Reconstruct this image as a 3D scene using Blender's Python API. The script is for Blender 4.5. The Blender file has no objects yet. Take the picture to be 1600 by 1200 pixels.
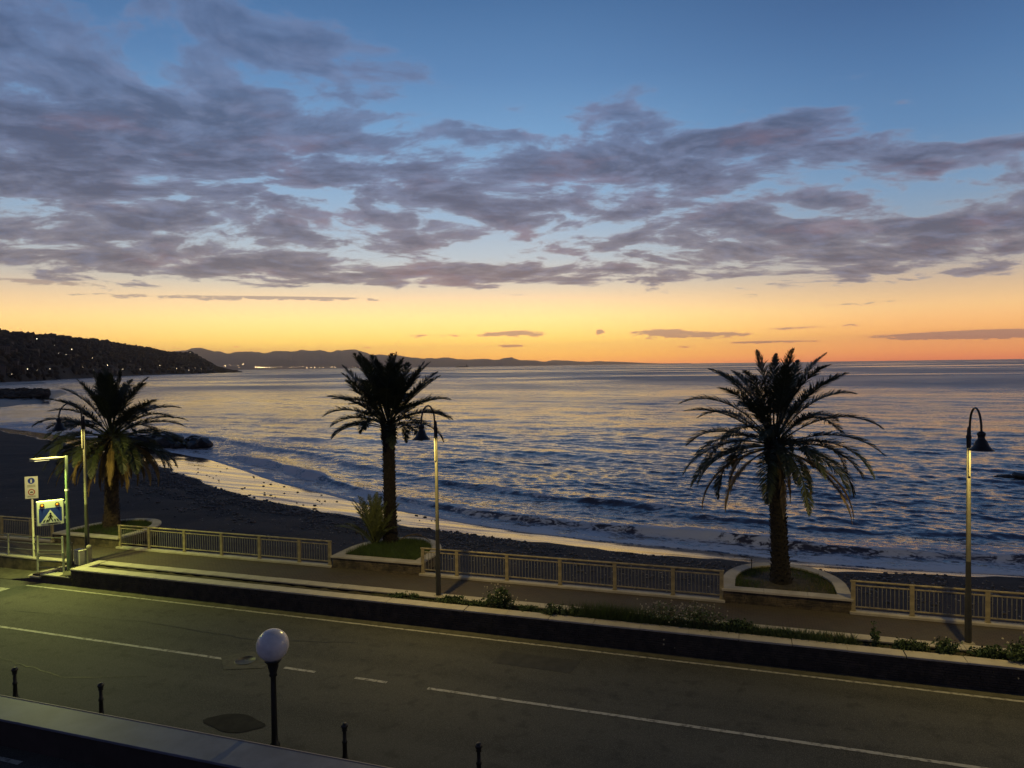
import bpy, math, random
import numpy as np
from mathutils import Vector, Matrix
R = math.radians
SC = bpy.context.scene
COL = SC.collection

# ------------------------------------------------------------------ camera
CAM_H, FPX, YAW, PITCH, ROLL = 8.6, 1109.0, R(18.5), math.atan(29/1109.0), 0.0135
cam = bpy.data.cameras.new('camera'); camo = bpy.data.objects.new('camera', cam); COL.objects.link(camo)
cam.sensor_width = 36.0; cam.sensor_fit = 'HORIZONTAL'; cam.lens = 36.0*FPX/1600.0
cam.clip_start = 0.1; cam.clip_end = 120000.0
f_ = Vector((-math.sin(YAW)*math.cos(PITCH), math.cos(YAW)*math.cos(PITCH), -math.sin(PITCH)))
r0 = Vector((math.cos(YAW), math.sin(YAW), 0)); u0 = r0.cross(f_)
r_ = r0*math.cos(ROLL) - u0*math.sin(ROLL); u_ = u0*math.cos(ROLL) + r0*math.sin(ROLL)
m3 = Matrix((r_, u_, -f_)).transposed()
camo.matrix_world = Matrix.Translation((0, 0, CAM_H)) @ m3.to_4x4()
SC.camera = camo

def pdir(px, py):
    d = f_*FPX + r_*(px-800) - u_*(py-600)
    return d.normalized()
def azel(px, py):                       # degrees from the camera's heading, degrees above the horizon
    d = pdir(px, py)
    cf = d.x*-math.sin(YAW) + d.y*math.cos(YAW); cr = d.x*math.cos(YAW) + d.y*math.sin(YAW)
    return math.degrees(math.atan2(cr, cf)), math.degrees(math.asin(d.z))

SC.view_settings.view_transform = 'Standard'; SC.view_settings.look = 'None'
SC.view_settings.gamma = 1.0; SC.view_settings.exposure = 0.22; SC.view_settings.use_curve_mapping = False
SC.cycles.use_denoising = True
SC.cycles.max_bounces = 6; SC.cycles.diffuse_bounces = 2; SC.cycles.glossy_bounces = 3
SC.cycles.transmission_bounces = 2; SC.cycles.volume_bounces = 0; SC.cycles.transparent_max_bounces = 6
SC.cycles.caustics_reflective = False; SC.cycles.caustics_refractive = False
SC.cycles.sample_clamp_indirect = 1.2

def srgb(r, g, b):
    f = lambda c: (c/255/12.92) if c <= 10.3 else ((c/255+0.055)/1.055)**2.4
    return (f(r), f(g), f(b), 1.0)

# ------------------------------------------------------------------ node arithmetic
class V:
    nt = None
    def __init__(s, sock): s.s = sock
    @staticmethod
    def m(op, *a, clamp=False):
        n = V.nt.nodes.new('ShaderNodeMath'); n.operation = op; n.use_clamp = clamp
        for i, x in enumerate(a):
            if isinstance(x, V): V.nt.links.new(x.s, n.inputs[i])
            else: n.inputs[i].default_value = x
        return V(n.outputs[0])
    def __add__(s, o): return V.m('ADD', s, o)
    __radd__ = __add__
    def __sub__(s, o): return V.m('SUBTRACT', s, o)
    def __rsub__(s, o): return V.m('SUBTRACT', o, s)
    def __mul__(s, o): return V.m('MULTIPLY', s, o)
    __rmul__ = __mul__
    def __truediv__(s, o): return V.m('DIVIDE', s, o)
def smooth(x, a, b, lo=0.0, hi=1.0):
    n = V.nt.nodes.new('ShaderNodeMapRange'); n.interpolation_type = 'SMOOTHSTEP'
    V.nt.links.new(x.s, n.inputs[0])
    for i, v in enumerate((a, b, lo, hi)): n.inputs[i+1].default_value = v
    return V(n.outputs[0])
def vec(x, y, z=0.0):
    n = V.nt.nodes.new('ShaderNodeCombineXYZ')
    for i, v in enumerate((x, y, z)):
        if isinstance(v, V): V.nt.links.new(v.s, n.inputs[i])
        else: n.inputs[i].default_value = v
    return V(n.outputs[0])
def noise(v, scale, detail=4, rough=.5, dist=0.0, color=False):
    n = V.nt.nodes.new('ShaderNodeTexNoise'); V.nt.links.new(v.s, n.inputs['Vector'])
    n.inputs['Scale'].default_value = scale; n.inputs['Detail'].default_value = detail
    n.inputs['Roughness'].default_value = rough; n.inputs['Distortion'].default_value = dist
    return V(n.outputs['Color' if color else 'Fac'])
def ramp(x, stops, interp='LINEAR'):
    n = V.nt.nodes.new('ShaderNodeValToRGB'); V.nt.links.new(x.s, n.inputs[0]); cr = n.color_ramp; cr.interpolation = interp
    while len(cr.elements) < len(stops): cr.elements.new(0.5)
    for e, (p, c) in zip(cr.elements, stops): e.position = p
    for e, (p, c) in zip(cr.elements, stops): e.color = c if hasattr(c, '__len__') else (c, c, c, 1)
    return V(n.outputs[0])
def mix(f, a, b, mode='MIX'):
    n = V.nt.nodes.new('ShaderNodeMix'); n.data_type = 'RGBA'; n.blend_type = mode; n.clamp_factor = True
    for i, v in ((0, f), (6, a), (7, b)):
        if isinstance(v, V): V.nt.links.new(v.s, n.inputs[i])
        else: n.inputs[i].default_value = v
    return V(n.outputs[2])

# ------------------------------------------------------------------ dusk sky
def build_world():
    w = bpy.data.worlds.new('World'); SC.world = w; w.use_nodes = True
    nt = w.node_tree; nt.nodes.clear(); V.nt = nt
    tc = nt.nodes.new('ShaderNodeTexCoord'); sp = nt.nodes.new('ShaderNodeSeparateXYZ')
    nt.links.new(tc.outputs['Generated'], sp.inputs[0])
    x, y, z = (V(sp.outputs[i]) for i in range(3))
    cf = x*(-math.sin(YAW)) + y*math.cos(YAW); cr = x*math.cos(YAW) + y*math.sin(YAW)
    az = V.m('ARCTAN2', cr, cf)*57.29578
    el = V.m('ARCSINE', z)*57.29578
    k = lambda e: (e+3)/48.0
    t = (el+3)/48.0
    glow = [(-3, srgb(90, 70, 66)), (-.4, srgb(235, 140, 70)), (0, srgb(248, 158, 78)), (.7, srgb(254, 186, 70)), (2, srgb(255, 212, 96)), (3.8, srgb(254, 218, 140)), (5.2, srgb(240, 208, 160)),
            (6.6, srgb(204, 196, 180)), (8.6, srgb(174, 188, 198)), (11, srgb(148, 174, 198)), (14, srgb(124, 160, 194)), (18, srgb(102, 146, 188)),
            (22, srgb(80, 122, 168)), (27, srgb(60, 100, 146)), (34, srgb(46, 80, 124)), (45, srgb(36, 64, 106))]
    right = [(-3, srgb(60, 56, 64)), (-.4, srgb(170, 90, 70)), (0, srgb(222, 118, 70)), (.6, srgb(236, 144, 74)), (2, srgb(240, 170, 90)), (3.8, srgb(226, 182, 122)), (5.4, srgb(196, 170, 140)),
             (7, srgb(164, 162, 160)), (9, srgb(136, 154, 172)), (12, srgb(108, 142, 176)), (16, srgb(82, 123, 166)), (20, srgb(66, 106, 152)),
             (24, srgb(52, 88, 134)), (30, srgb(38, 67, 110)), (38, srgb(32, 57, 96)), (45, srgb(30, 54, 94))]
    back = [(-3, srgb(50, 52, 74)), (0, srgb(64, 66, 92)), (4, srgb(82, 78, 104)), (10, srgb(72, 84, 124)), (20, srgb(50, 56, 78)), (45, srgb(36, 46, 68))]
    g = ramp(t, [(k(e), c) for e, c in glow]); rr = ramp(t, [(k(e), c) for e, c in right]); bb = ramp(t, [(k(e), c) for e, c in back])
    aza = V.m('ABSOLUTE', az)
    col = mix(smooth(az, 0, 32), g, rr)
    col = mix(smooth(az, -16, -42, 0, .55), col, rr)
    col = mix(smooth(aza, 42, 120), col, bb)
    # cloud sheet: noise on a flat layer overhead, so the cells foreshorten towards the horizon
    zi = V.m('MAXIMUM', z, 0.01)+0.15
    U = cr/zi; W = cf/zi
    P = vec(U*0.80+W*0.22, W*1.0-U*0.18, 0.0)
    warp = noise(P, 1.1, 3, .5, 0, True)
    vm = nt.nodes.new('ShaderNodeVectorMath'); vm.operation = 'MULTIPLY_ADD'
    nt.links.new(warp.s, vm.inputs[0]); vm.inputs[1].default_value = (.45, .45, 0); nt.links.new(P.s, vm.inputs[2])
    Pw = V(vm.outputs[0])
    n1 = noise(Pw, 4.3, 11, .62)
    n2 = noise(Pw, 10.0, 6, .6); n3 = noise(Pw, 1.5, 3, .5)
    # where the sheet is thick and where it opens
    j = noise(vec(az*0.11, el*0.28), 1.0, 3, .55, 0, True)
    sj = nt.nodes.new('ShaderNodeSeparateXYZ'); nt.links.new(j.s, sj.inputs[0])
    azw = az + (V(sj.outputs[0])-0.5)*7.0; elw = el + (V(sj.outputs[1])-0.5)*2.6
    base = ramp(t, [(k(-3), 0.0), (k(4.9), 0.0), (k(5.5), .22), (k(6.6), .46), (k(9), .57), (k(15), .56), (k(18.5), .48), (k(23), .38), (k(30), .37), (k(45), .34)])
    bias = (base-0.5)*1.0
    topl = smooth(el + smooth(az, 18, 34, 0, 3.2), 16.8, 20.5)*smooth(az, -12, 4)
    bias = bias - topl*0.34
    blobs = [(150, 392, 230, 42, .17), (430, 408, 170, 18, .20), (620, 432, 300, 13, .26), (330, 232, 190, 42, .16), (110, 300, 150, 34, .10),
             (540, 382, 70, 16, .16), (720, 330, 130, 38, .16), (900, 262, 110, 34, .12), (1080, 262, 240, 34, .20), (1290, 322, 160, 38, .17), (1220, 400, 240, 34, .14),
             (1470, 400, 150, 42, .18), (1580, 325, 75, 24, .27), (990, 144, 70, 26, .48), (955, 186, 60, 14, .36), (1150, 214, 100, 15, .52), (1250, 184, 100, 11, .44), (1330, 118, 90, 10, .30),
             (30, 150, 190, 120, .30), (210, 60, 140, 46, .16), (300, 130, 160, 50, .13), (560, 240, 220, 60, .12), (480, 62, 120, 28, .32), (640, 190, 140, 40, .17), (620, 100, 140, 24, .15), (380, 172, 110, 26, .06), (1465, 272, 26, 8, .55), (1545, 228, 90, 10, .38), (840, 432, 130, 12, .20), (1340, 440, 200, 16, .16),
             (450, 388, 60, 9, -.18), (860, 398, 170, 12, -.14), (640, 398, 100, 12, -.20), (560, 300, 60, 16, -.10), (1430, 318, 22, 22, -.3), (1470, 300, 60, 22, -.30), (700, 170, 140, 60, -.08),
             (180, 330, 150, 7, -.14), (1390, 405, 20, 10, -.1), (120, 425, 120, 6, -.1), (790, 205, 60, 40, .10)]
    for px, py, rx, ry, a in blobs:
        a0, e0 = azel(px, py); sx = math.degrees(rx/FPX)*1.1; sy = math.degrees(ry/FPX)*1.1
        da = (azw-a0)/sx; de = (elw-e0)/sy
        bias = bias + V.m('EXPONENT', (da*da+de*de)*-1.0)*a
    D = n1*1.85 + n3*0.40 - 0.645 + bias*0.95 + (n2-0.5)*0.30
    alpha = smooth(D, .46, .66)
    thin = smooth(D, .40, .60)
    # cloud colour: mauve-grey, warmer where the low light still reaches the underside
    warmth = noise(vec(az*.10, el*.34, 7.0), 1.0, 5, .6)
    ccol = mix(smooth(el, 5, 22), srgb(66, 67, 90), srgb(54, 66, 98))
    ccol = mix(smooth(warmth, .50, .68, 0, .8)*smooth(el, 27, 10), ccol, srgb(112, 88, 104))
    ccol = mix(smooth(n2, .45, .7, 0, .5), ccol, srgb(112, 122, 154))
    ccol = mix(smooth(D, .95, .56, 0, .42), ccol, mix(smooth(el, 6, 18), srgb(158, 150, 156), srgb(116, 136, 176)))
    ccol = mix(smooth(aza, 60, 130, 0, .6), ccol, srgb(48, 54, 80))
    col = mix(thin*0.20, col, mix(smooth(el, 5, 24), srgb(190, 178, 170), srgb(120, 138, 176)))
    col = mix(alpha*smooth(el, 26, 14, .62, .93), col, ccol)
    # small clouds low over the sea
    nl = noise(vec(az*0.7, el*3.0, 3.0), 1.0, 8, .66)
    lows = None
    for px, py, rx, ry, a in [(803, 521, 50, 5.5, 1), (1036, 521, 42, 8, 1.1), (1118, 523, 46, 5, 1), (938, 518, 9, 4, 1), (795, 540, 34, 2.2, .8), (1470, 524, 100, 4.5, 1.1), (1570, 521, 80, 6, 1.1),
                              (1190, 534, 70, 2, .8), (1250, 512, 60, 3, .55), (680, 524, 45, 3, .65), (575, 543, 16, 2, .7), (1330, 508, 10, 2, .8), (365, 541, 20, 2, .4), (480, 466, 120, 3, .9), (250, 463, 160, 4, .6),
                              (60, 440, 90, 4, .85), (1360, 473, 90, 4, .5), (1080, 541, 30, 2, .5), (1180, 461, 20, 3, .7)]:
        a0, e0 = azel(px, py); sx = math.degrees(rx/FPX); sy = math.degrees(ry/FPX)
        da = (az+(V(sj.outputs[0])-.5)*2.0-a0)/sx; de = (el+(nl-.5)*0.5-e0)/sy
        b = V.m('EXPONENT', (da*da+de*de)*-1.0)*a
        lows = b if lows is None else lows+b
    al = smooth(lows*.9+(nl-0.5)*2.4*smooth(lows, .03, .4), .34, .66)
    col = mix(al*0.85, col, mix(smooth(el, 0.5, 5), srgb(138, 92, 78), srgb(150, 132, 126)))
    col = mix(smooth(el, 36, 75), col, srgb(30, 36, 50))
    boost = 1.0 + smooth(el, 8, 0)*.72
    bx = nt.nodes.new('ShaderNodeVectorMath'); bx.operation = 'SCALE'; nt.links.new(col.s, bx.inputs[0]); nt.links.new(boost.s, bx.inputs['Scale']); col = V(bx.outputs[0])
    # a trace of the physical twilight atmosphere
    sky = nt.nodes.new('ShaderNodeTexSky'); sky.sky_type = 'NISHITA'; sky.sun_disc = False
    sky.sun_elevation = R(-1.0); sky.sun_rotation = R(-20); sky.altitude = 10
    bg = nt.nodes.new('ShaderNodeBackground'); bg.inputs[1].default_value = 1.0; nt.links.new(col.s, bg.inputs[0])
    bg2 = nt.nodes.new('ShaderNodeBackground'); bg2.inputs[1].default_value = 0.05; nt.links.new(sky.outputs[0], bg2.inputs[0])
    ad = nt.nodes.new('ShaderNodeAddShader'); nt.links.new(bg.outputs[0], ad.inputs[0]); nt.links.new(bg2.outputs[0], ad.inputs[1])
    out = nt.nodes.new('ShaderNodeOutputWorld'); nt.links.new(ad.outputs[0], out.inputs[0])
    w.cycles.sampling_method = 'MANUAL'; w.cycles.sample_map_resolution = 512
build_world()

# ------------------------------------------------------------------ helpers
def props(o, label=None, category=None, group=None, kind=None):
    if label: o['label'] = label
    if category: o["category"] = category
    if group: o['group'] = group
    if kind: o['kind'] = kind
    return o
def empty(name, loc=(0, 0, 0), rz=0.0, **k):
    o = bpy.data.objects.new(name, None); COL.objects.link(o); o.location = loc; o.rotation_euler = (0, 0, rz)
    o.empty_display_size = .2
    return props(o, **k)
def mesh_from(name, vs, fs, mats=None, smooth_=False, midx=None):
    me = bpy.data.meshes.new(name); me.from_pydata([tuple(map(float, v)) for v in vs] if not isinstance(vs, np.ndarray) else vs.tolist(), [], fs if not isinstance(fs, np.ndarray) else fs.tolist())
    for m in (mats if isinstance(mats, (list, tuple)) else [mats]):
        if m: me.materials.append(m)
    if midx is not None: me.polygons.foreach_set('material_index', midx)
    if smooth_: me.polygons.foreach_set('use_smooth', [True]*len(me.polygons))
    me.update(); return me
def grid_mesh(name, Pts, mat, attrs=None, smooth_=True):
    ny, nx = Pts.shape[:2]; n = nx*ny
    idx = np.arange(n).reshape(ny, nx)
    q = np.stack([idx[:-1, :-1], idx[:-1, 1:], idx[1:, 1:], idx[1:, :-1]], -1).reshape(-1, 4)
    me = bpy.data.meshes.new(name)
    me.vertices.add(n); me.vertices.foreach_set('co', Pts.reshape(-1).astype(np.float32))
    me.loops.add(q.size); me.loops.foreach_set('vertex_index', q.reshape(-1).astype(np.int32))
    me.polygons.add(len(q)); me.polygons.foreach_set('loop_start', (np.arange(len(q))*4).astype(np.int32))
    me.polygons.foreach_set('loop_total', np.full(len(q), 4, np.int32))
    if smooth_: me.polygons.foreach_set('use_smooth', np.ones(len(q), bool))
    me.update(calc_edges=True); me.materials.append(mat)
    for k, a in (attrs or {}).items():
        at = me.attributes.new(k, 'FLOAT', 'POINT'); at.data.foreach_set('value', a.reshape(-1).astype(np.float32))
    return me
def link(name, me, parent=None, loc=None, rot=None, **k):
    o = bpy.data.objects.new(name, me); COL.objects.link(o)
    if parent: o.parent = parent
    if loc is not None: o.location = loc
    if rot is not None: o.rotation_euler = rot
    return props(o, **k)

class MB:
    def __init__(s): s.v = []; s.f = []; s.sm = []
    def add(s, vs, fs, sm=False):
        n = len(s.v); s.v.extend([tuple(v) for v in vs]); s.f.extend([tuple(i+n for i in f) for f in fs]); s.sm.extend([sm]*len(fs)); return s
    def box(s, x0, x1, y0, y1, z0, z1, M=None, b=0.0):
        if b > 0:                       # chamfered along every edge
            bx = min(b, (x1-x0)*.4, (y1-y0)*.4, (z1-z0)*.4)
            def rng(i, z):
                c = bx
                return [(x0+i+c, y0+i, z), (x1-i-c, y0+i, z), (x1-i, y0+i+c, z), (x1-i, y1-i-c, z), (x1-i-c, y1-i, z), (x0+i+c, y1-i, z), (x0+i, y1-i-c, z), (x0+i, y0+i+c, z)]
            vs = rng(bx*.7, z0)+rng(0, z0+bx)+rng(0, z1-bx)+rng(bx*.7, z1)
            fs = [tuple(range(7, -1, -1)), tuple(range(24, 32))]
            for l in range(3):
                for i in range(8): fs.append((l*8+i, l*8+(i+1) % 8, (l+1)*8+(i+1) % 8, (l+1)*8+i))
        else:
            vs = [(x0, y0, z0), (x1, y0, z0), (x1, y1, z0), (x0, y1, z0), (x0, y0, z1), (x1, y0, z1), (x1, y1, z1), (x0, y1, z1)]
            fs = [(3, 2, 1, 0), (4, 5, 6, 7), (0, 1, 5, 4), (1, 2, 6, 5), (2, 3, 7, 6), (3, 0, 4, 7)]
        if M: vs = [tuple(M @ Vector(v)) for v in vs]
        return s.add(vs, fs)
    def tube(s, pts, r, n=10, cap=True):
        pts = [Vector(p) for p in pts]; rs = r if hasattr(r, '__len__') else [r]*len(pts)
        rings = []; up = None
        for i, p in enumerate(pts):
            d = (pts[min(i+1, len(pts)-1)]-pts[max(i-1, 0)]).normalized()
            if up is None: up = Vector((0, 0, 1)) if abs(d.z) < .9 else Vector((1, 0, 0))
            a = d.cross(up).normalized(); b = a.cross(d).normalized(); up = b
            rings.append([p+a*math.cos(2*math.pi*k/n)*rs[i]+b*math.sin(2*math.pi*k/n)*rs[i] for k in range(n)])
        vs = [v for g in rings for v in g]; fs = []
        for i in range(len(pts)-1):
            for k in range(n): fs.append((i*n+k, i*n+(k+1) % n, (i+1)*n+(k+1) % n, (i+1)*n+k))
        s.add(vs, fs, True)
        if cap: s.add(rings[0], [tuple(range(n))[::-1]]); s.add(rings[-1], [tuple(range(n))])
        return s
    def lathe(s, prof, c=(0, 0, 0), n=16):
        vs = []; fs = []
        for (r, z) in prof:
            for k in range(n): vs.append((c[0]+r*math.cos(2*math.pi*k/n), c[1]+r*math.sin(2*math.pi*k/n), c[2]+z))
        for i in range(len(prof)-1):
            for k in range(n): fs.append((i*n+k, i*n+(k+1) % n, (i+1)*n+(k+1) % n, (i+1)*n+k))
        return s.add(vs, fs, True)
    def mesh(s, name, mat):
        me = mesh_from(name, s.v, s.f, mat); me.polygons.foreach_set('use_smooth', s.sm); return me
    def obj(s, name, mat, parent=None, loc=None, rot=None, **k): return link(name, s.mesh(name, mat), parent, loc, rot, **k)

def mat(name, c, rough=.7, c2=None, scale=4.0, detail=6, bump=0.0, bscale=None, metal=0.0, spec=.5, fac=(.35, .65), stretch=None, coords='Object'):
    m = bpy.data.materials.new(name); m.use_nodes = True; nt = m.node_tree; V.nt = nt
    b = nt.nodes['Principled BSDF']; b.inputs['Roughness'].default_value = rough; b.inputs['Metallic'].default_value = metal
    b.inputs['Specular IOR Level'].default_value = spec
    c = tuple(c)[:3]+(1,)
    b.inputs['Base Color'].default_value = c
    tc = nt.nodes.new('ShaderNodeTexCoord'); co = V(tc.outputs[coords])
    if stretch:
        mp = nt.nodes.new('ShaderNodeMapping'); mp.inputs['Scale'].default_value = stretch; nt.links.new(co.s, mp.inputs[0]); co = V(mp.outputs[0])
    if c2 is not None:
        n = noise(co, scale, detail, .6); cc = mix(smooth(n, *fac), c, tuple(c2)[:3]+(1,)); nt.links.new(cc.s, b.inputs['Base Color'])
    if bump:
        n = noise(co, bscale or scale*3, 5, .6); bn = nt.nodes.new('ShaderNodeBump'); bn.inputs['Strength'].default_value = bump; bn.inputs['Distance'].default_value = .03
        nt.links.new(n.s, bn.inputs['Height']); nt.links.new(bn.outputs[0], b.inputs['Normal'])
    return m
def emit(name, c, s):
    m = bpy.data.materials.new(name); m.use_nodes = True; b = m.node_tree.nodes['Principled BSDF']
    b.inputs['Base Color'].default_value = (*c[:3], 1); b.inputs['Emission Color'].default_value = (*c[:3], 1); b.inputs['Emission Strength'].default_value = s
    m.cycles.emission_sampling = 'NONE'
    return m

M = {}
M['coping'] = mat('coping_stone', (.50, .455, .37), .8, (.38, .34, .27), 1.6, bump=.25, bscale=14)
M['slate'] = mat('slate_stone', (.065, .052, .040), .85, (.032, .027, .024), 3.0, bump=.5, bscale=20)
M['slate2'] = mat('slate_stone_brown', (.15, .115, .07), .85, (.06, .048, .033), 2.4, bump=.5, bscale=20)
M['mortar'] = mat('shadowed_mortar', (.02, .018, .016), .95)  # dark core showing in the joints between face stones
M['fence'] = mat('cream_fence_paint', (.36, .30, .17), .55, (.20, .165, .10), 3.5, bump=.1)
M['bar'] = mat('galvanised_bar', (.22, .21, .17), .5, (.13, .12, .10), 2.0)
M['pole'] = mat('grey_pole_paint', (.15, .145, .11), .6, (.11, .105, .08), 2.0)
M['poled'] = mat('dark_pole_paint', (.036, .036, .028), .5, (.024, .024, .019), 2.0)  # darker tone stands in for lamplight fading down the pole
M['black'] = mat('black_iron', (.010, .011, .012), .45)
M['steel'] = mat('brushed_steel', (.16, .16, .15), .45, (.10, .10, .095), 3.0, metal=.3)
M['green'] = mat('green_pole_paint', (.075, .105, .075), .45, (.05, .075, .05), 3.0)
M['white'] = mat('sign_white', (.66, .66, .60), .5)
M['blue'] = mat('sign_blue', (.012, .035, .30), .5)
M['redp'] = mat('sign_red', (.35, .02, .015), .5)
M['amber'] = emit('amber_lens', (1.0, .30, .02), .75)
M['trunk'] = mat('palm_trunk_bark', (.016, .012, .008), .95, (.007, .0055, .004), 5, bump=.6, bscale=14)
M['trunkdry'] = mat('palm_trunk_dry_bark', (.085, .060, .034), .95, (.035, .026, .016), 5, bump=.6, bscale=14)  # lighter bark colour stands in for lamplight on the leftmost trunk
M['leaf'] = mat('palm_leaf_green', (.040, .052, .020), .55, (.025, .035, .014), .8)
M['leafd'] = mat('palm_leaf_dry', (.27, .185, .065), .8, (.13, .09, .032), 1.2)
M['leafs'] = mat('young_palm_leaf', (.15, .17, .06), .6, (.09, .11, .04), 1.2)
M['rachis'] = mat('palm_stalk', (.11, .10, .04), .6)
M['grass'] = mat('grass_blades', (.055, .095, .022), .8, (.035, .06, .015), 2.0)
M['soil'] = mat('planter_soil', (.075, .062, .040), .95, (.04, .034, .022), 4, bump=.8, bscale=18)
M['weed'] = mat('weed_leaf', (.065, .105, .032), .75, (.038, .062, .020), 2.0)
M['dryweed'] = mat('dry_weed', (.17, .14, .06), .85)
M['petal'] = mat('pale_petal', (.42, .38, .28), .7)
M['rock'] = mat('wet_dark_rock', (.040, .036, .034), .45, (.018, .017, .018), 1.2, bump=.8, bscale=5)
M['globe'] = mat('opal_globe', (.72, .71, .72), .25, (.60, .59, .60), 3)
M['wallblue'] = mat('painted_wall_top', (.15, .17, .235), .6, (.11, .125, .18), 1.2, bump=.2)
M['walldark'] = mat('dark_plinth', (.035, .026, .026), .8, (.022, .017, .017), 2)
M['edge'] = mat('cream_edging', (.42, .34, .26), .6)
M['concrete'] = mat('concrete', (.30, .27, .22), .85, (.22, .20, .16), 2.0, bump=.3)
M['cab'] = mat('cream_cabinet', (.62, .60, .46), .6, (.5, .48, .36), 3)
M['lamp'] = emit('lamp_glass', (1.0, .80, .36), 1.6)
M['panel'] = emit('street_light_panel', (1, .92, .5), 1.2)

def asphalt():
    m = bpy.data.materials.new('asphalt'); m.use_nodes = True; nt = m.node_tree; V.nt = nt; b = nt.nodes['Principled BSDF']
    tc = nt.nodes.new('ShaderNodeTexCoord'); o = V(tc.outputs['Object'])
    big = noise(o, .22, 4, .55); fine = noise(o, 38, 3, .7); mid = noise(o, 2.2, 5, .6)
    mp = nt.nodes.new('ShaderNodeMapping'); mp.inputs['Scale'].default_value = (.08, .9, 1); nt.links.new(o.s, mp.inputs[0]); tr = noise(V(mp.outputs[0]), 1.0, 4, .5)
    c = mix(smooth(big*.45+tr*.55, .36, .64), (.034, .036, .033, 1), (.068, .069, .060, 1))
    c = mix(smooth(fine, .42, .72, 0, .8), c, (.17, .165, .145, 1)); c = mix(smooth(mid, .52, .72, 0, .55), c, (.03, .03, .028, 1))
    nt.links.new(c.s, b.inputs['Base Color']); b.inputs['Roughness'].default_value = .82; b.inputs['Specular IOR Level'].default_value = .3
    bn = nt.nodes.new('ShaderNodeBump'); bn.inputs['Strength'].default_value = .5; bn.inputs['Distance'].default_value = .01; nt.links.new(fine.s, bn.inputs['Height']); nt.links.new(bn.outputs[0], b.inputs['Normal'])
    return m
M['asphalt'] = asphalt()
M['patch'] = mat('asphalt_patch', (.095, .092, .075), .85, (.06, .06, .05), 5, bump=.3, bscale=40)
M['tar'] = mat('dark_tar_patch', (.030, .030, .029), .9, (.042, .042, .038), 4, spec=.1)  # slightly mottled dark tone for the oval near the globe lamp
M['iron'] = mat('cast_iron_lid', (.05, .05, .045), .55, (.03, .03, .03), 8)
M['paint'] = mat('road_paint', (.42, .41, .36), .7, (.14, .135, .12), 7, 8, fac=(.46, .66))
M['gutter'] = mat('gutter_concrete', (.105, .10, .07), .85, (.065, .062, .045), 3, bump=.3)

def paving():
    m = bpy.data.materials.new('promenade_paving'); m.use_nodes = True; nt = m.node_tree; V.nt = nt; b = nt.nodes['Principled BSDF']
    tc = nt.nodes.new('ShaderNodeTexCoord'); o = V(tc.outputs['Object'])
    br = nt.nodes.new('ShaderNodeTexBrick'); nt.links.new(o.s, br.inputs['Vector'])
    br.inputs['Scale'].default_value = 1.0; br.inputs['Brick Width'].default_value = .2; br.inputs['Row Height'].default_value = .1; br.inputs['Mortar Size'].default_value = .008
    br.inputs['Color1'].default_value = (.095, .070, .050, 1); br.inputs['Color2'].default_value = (.072, .056, .042, 1); br.inputs['Mortar'].default_value = (.03, .024, .018, 1)
    n = noise(o, .7, 5, .6); c = mix(smooth(n, .35, .7, 0, .6), V(br.outputs[0]), (.085, .075, .055, 1))
    nt.links.new(c.s, b.inputs['Base Color']); b.inputs['Roughness'].default_value = .85
    bn = nt.nodes.new('ShaderNodeBump'); bn.inputs['Strength'].default_value = .6; bn.inputs['Distance'].default_value = .008; bn.invert = True
    nt.links.new(br.outputs['Fac'], bn.inputs['Height']); nt.links.new(bn.outputs[0], b.inputs['Normal'])
    return m
M['paving'] = paving()

# ------------------------------------------------------------------ shoreline
SEA = -3.0
WATER = np.array([(-900, 190), (-420, 128), (-230, 116), (-149.5, 107.1), (-110, 93), (-84.4, 82.5), (-67.3, 74.8), (-55, 67), (-45.8, 60.8), (-37.9, 56.6), (-32, 53.4), (-25.8, 50.7), (-20.3, 48.4), (-15.9, 47),
                  (-11, 46), (-6.7, 45.4), (-2.7, 45), (1, 44.3), (4.4, 43.8), (7.7, 43.8), (10.8, 44), (16, 44.5), (40, 46), (120, 44)], float)
DRY = np.array([(-900, 180), (-420, 118), (-230, 106), (-138, 98.5), (-100, 81), (-67.6, 66.4), (-59.2, 60.9), (-53.8, 57.8), (-45.7, 53), (-39.9, 50.2), (-35.8, 48.9), (-31.7, 47.4), (-27.3, 45.8), (-22.7, 44.9),
                (-18.9, 44.7), (-15.2, 43.9), (-10.3, 42.9), (-6.8, 42.5), (-2.5, 42.3), (.9, 41.9), (4.2, 42.1), (7.3, 42.9), (12, 43.6), (20, 44.2), (40, 45.6), (120, 43.5)], float)
def yline(L, X): return np.interp(X, L[:, 0], L[:, 1])
def slope_cos(X):
    d = (yline(WATER, X+4)-yline(WATER, X-4))/8.0; return 1/np.sqrt(1+d*d)
rng = np.random.RandomState(5)

def vnoise(x, y, seed=0):
    xi = np.floor(x).astype(np.int64); yi = np.floor(y).astype(np.int64); fx = x-xi; fy = y-yi
    def h(a, b):
        n = (a*374761393 + b*668265263 + seed*1442695041) & 0x7fffffff
        n = ((n ^ (n >> 13))*1274126177) & 0x7fffffff
        return ((n ^ (n >> 16)) & 0xffff)/65535.0
    u = fx*fx*(3-2*fx); v = fy*fy*(3-2*fy)
    return (h(xi, yi)*(1-u)+h(xi+1, yi)*u)*(1-v)+(h(xi, yi+1)*(1-u)+h(xi+1, yi+1)*u)*v
def fbm(x, y, oct=4, seed=0):
    s = 0; a = .5
    for i in range(oct): s = s+a*(vnoise(x*2**i, y*2**i, seed+i)-.5); a *= .5
    return s

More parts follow.
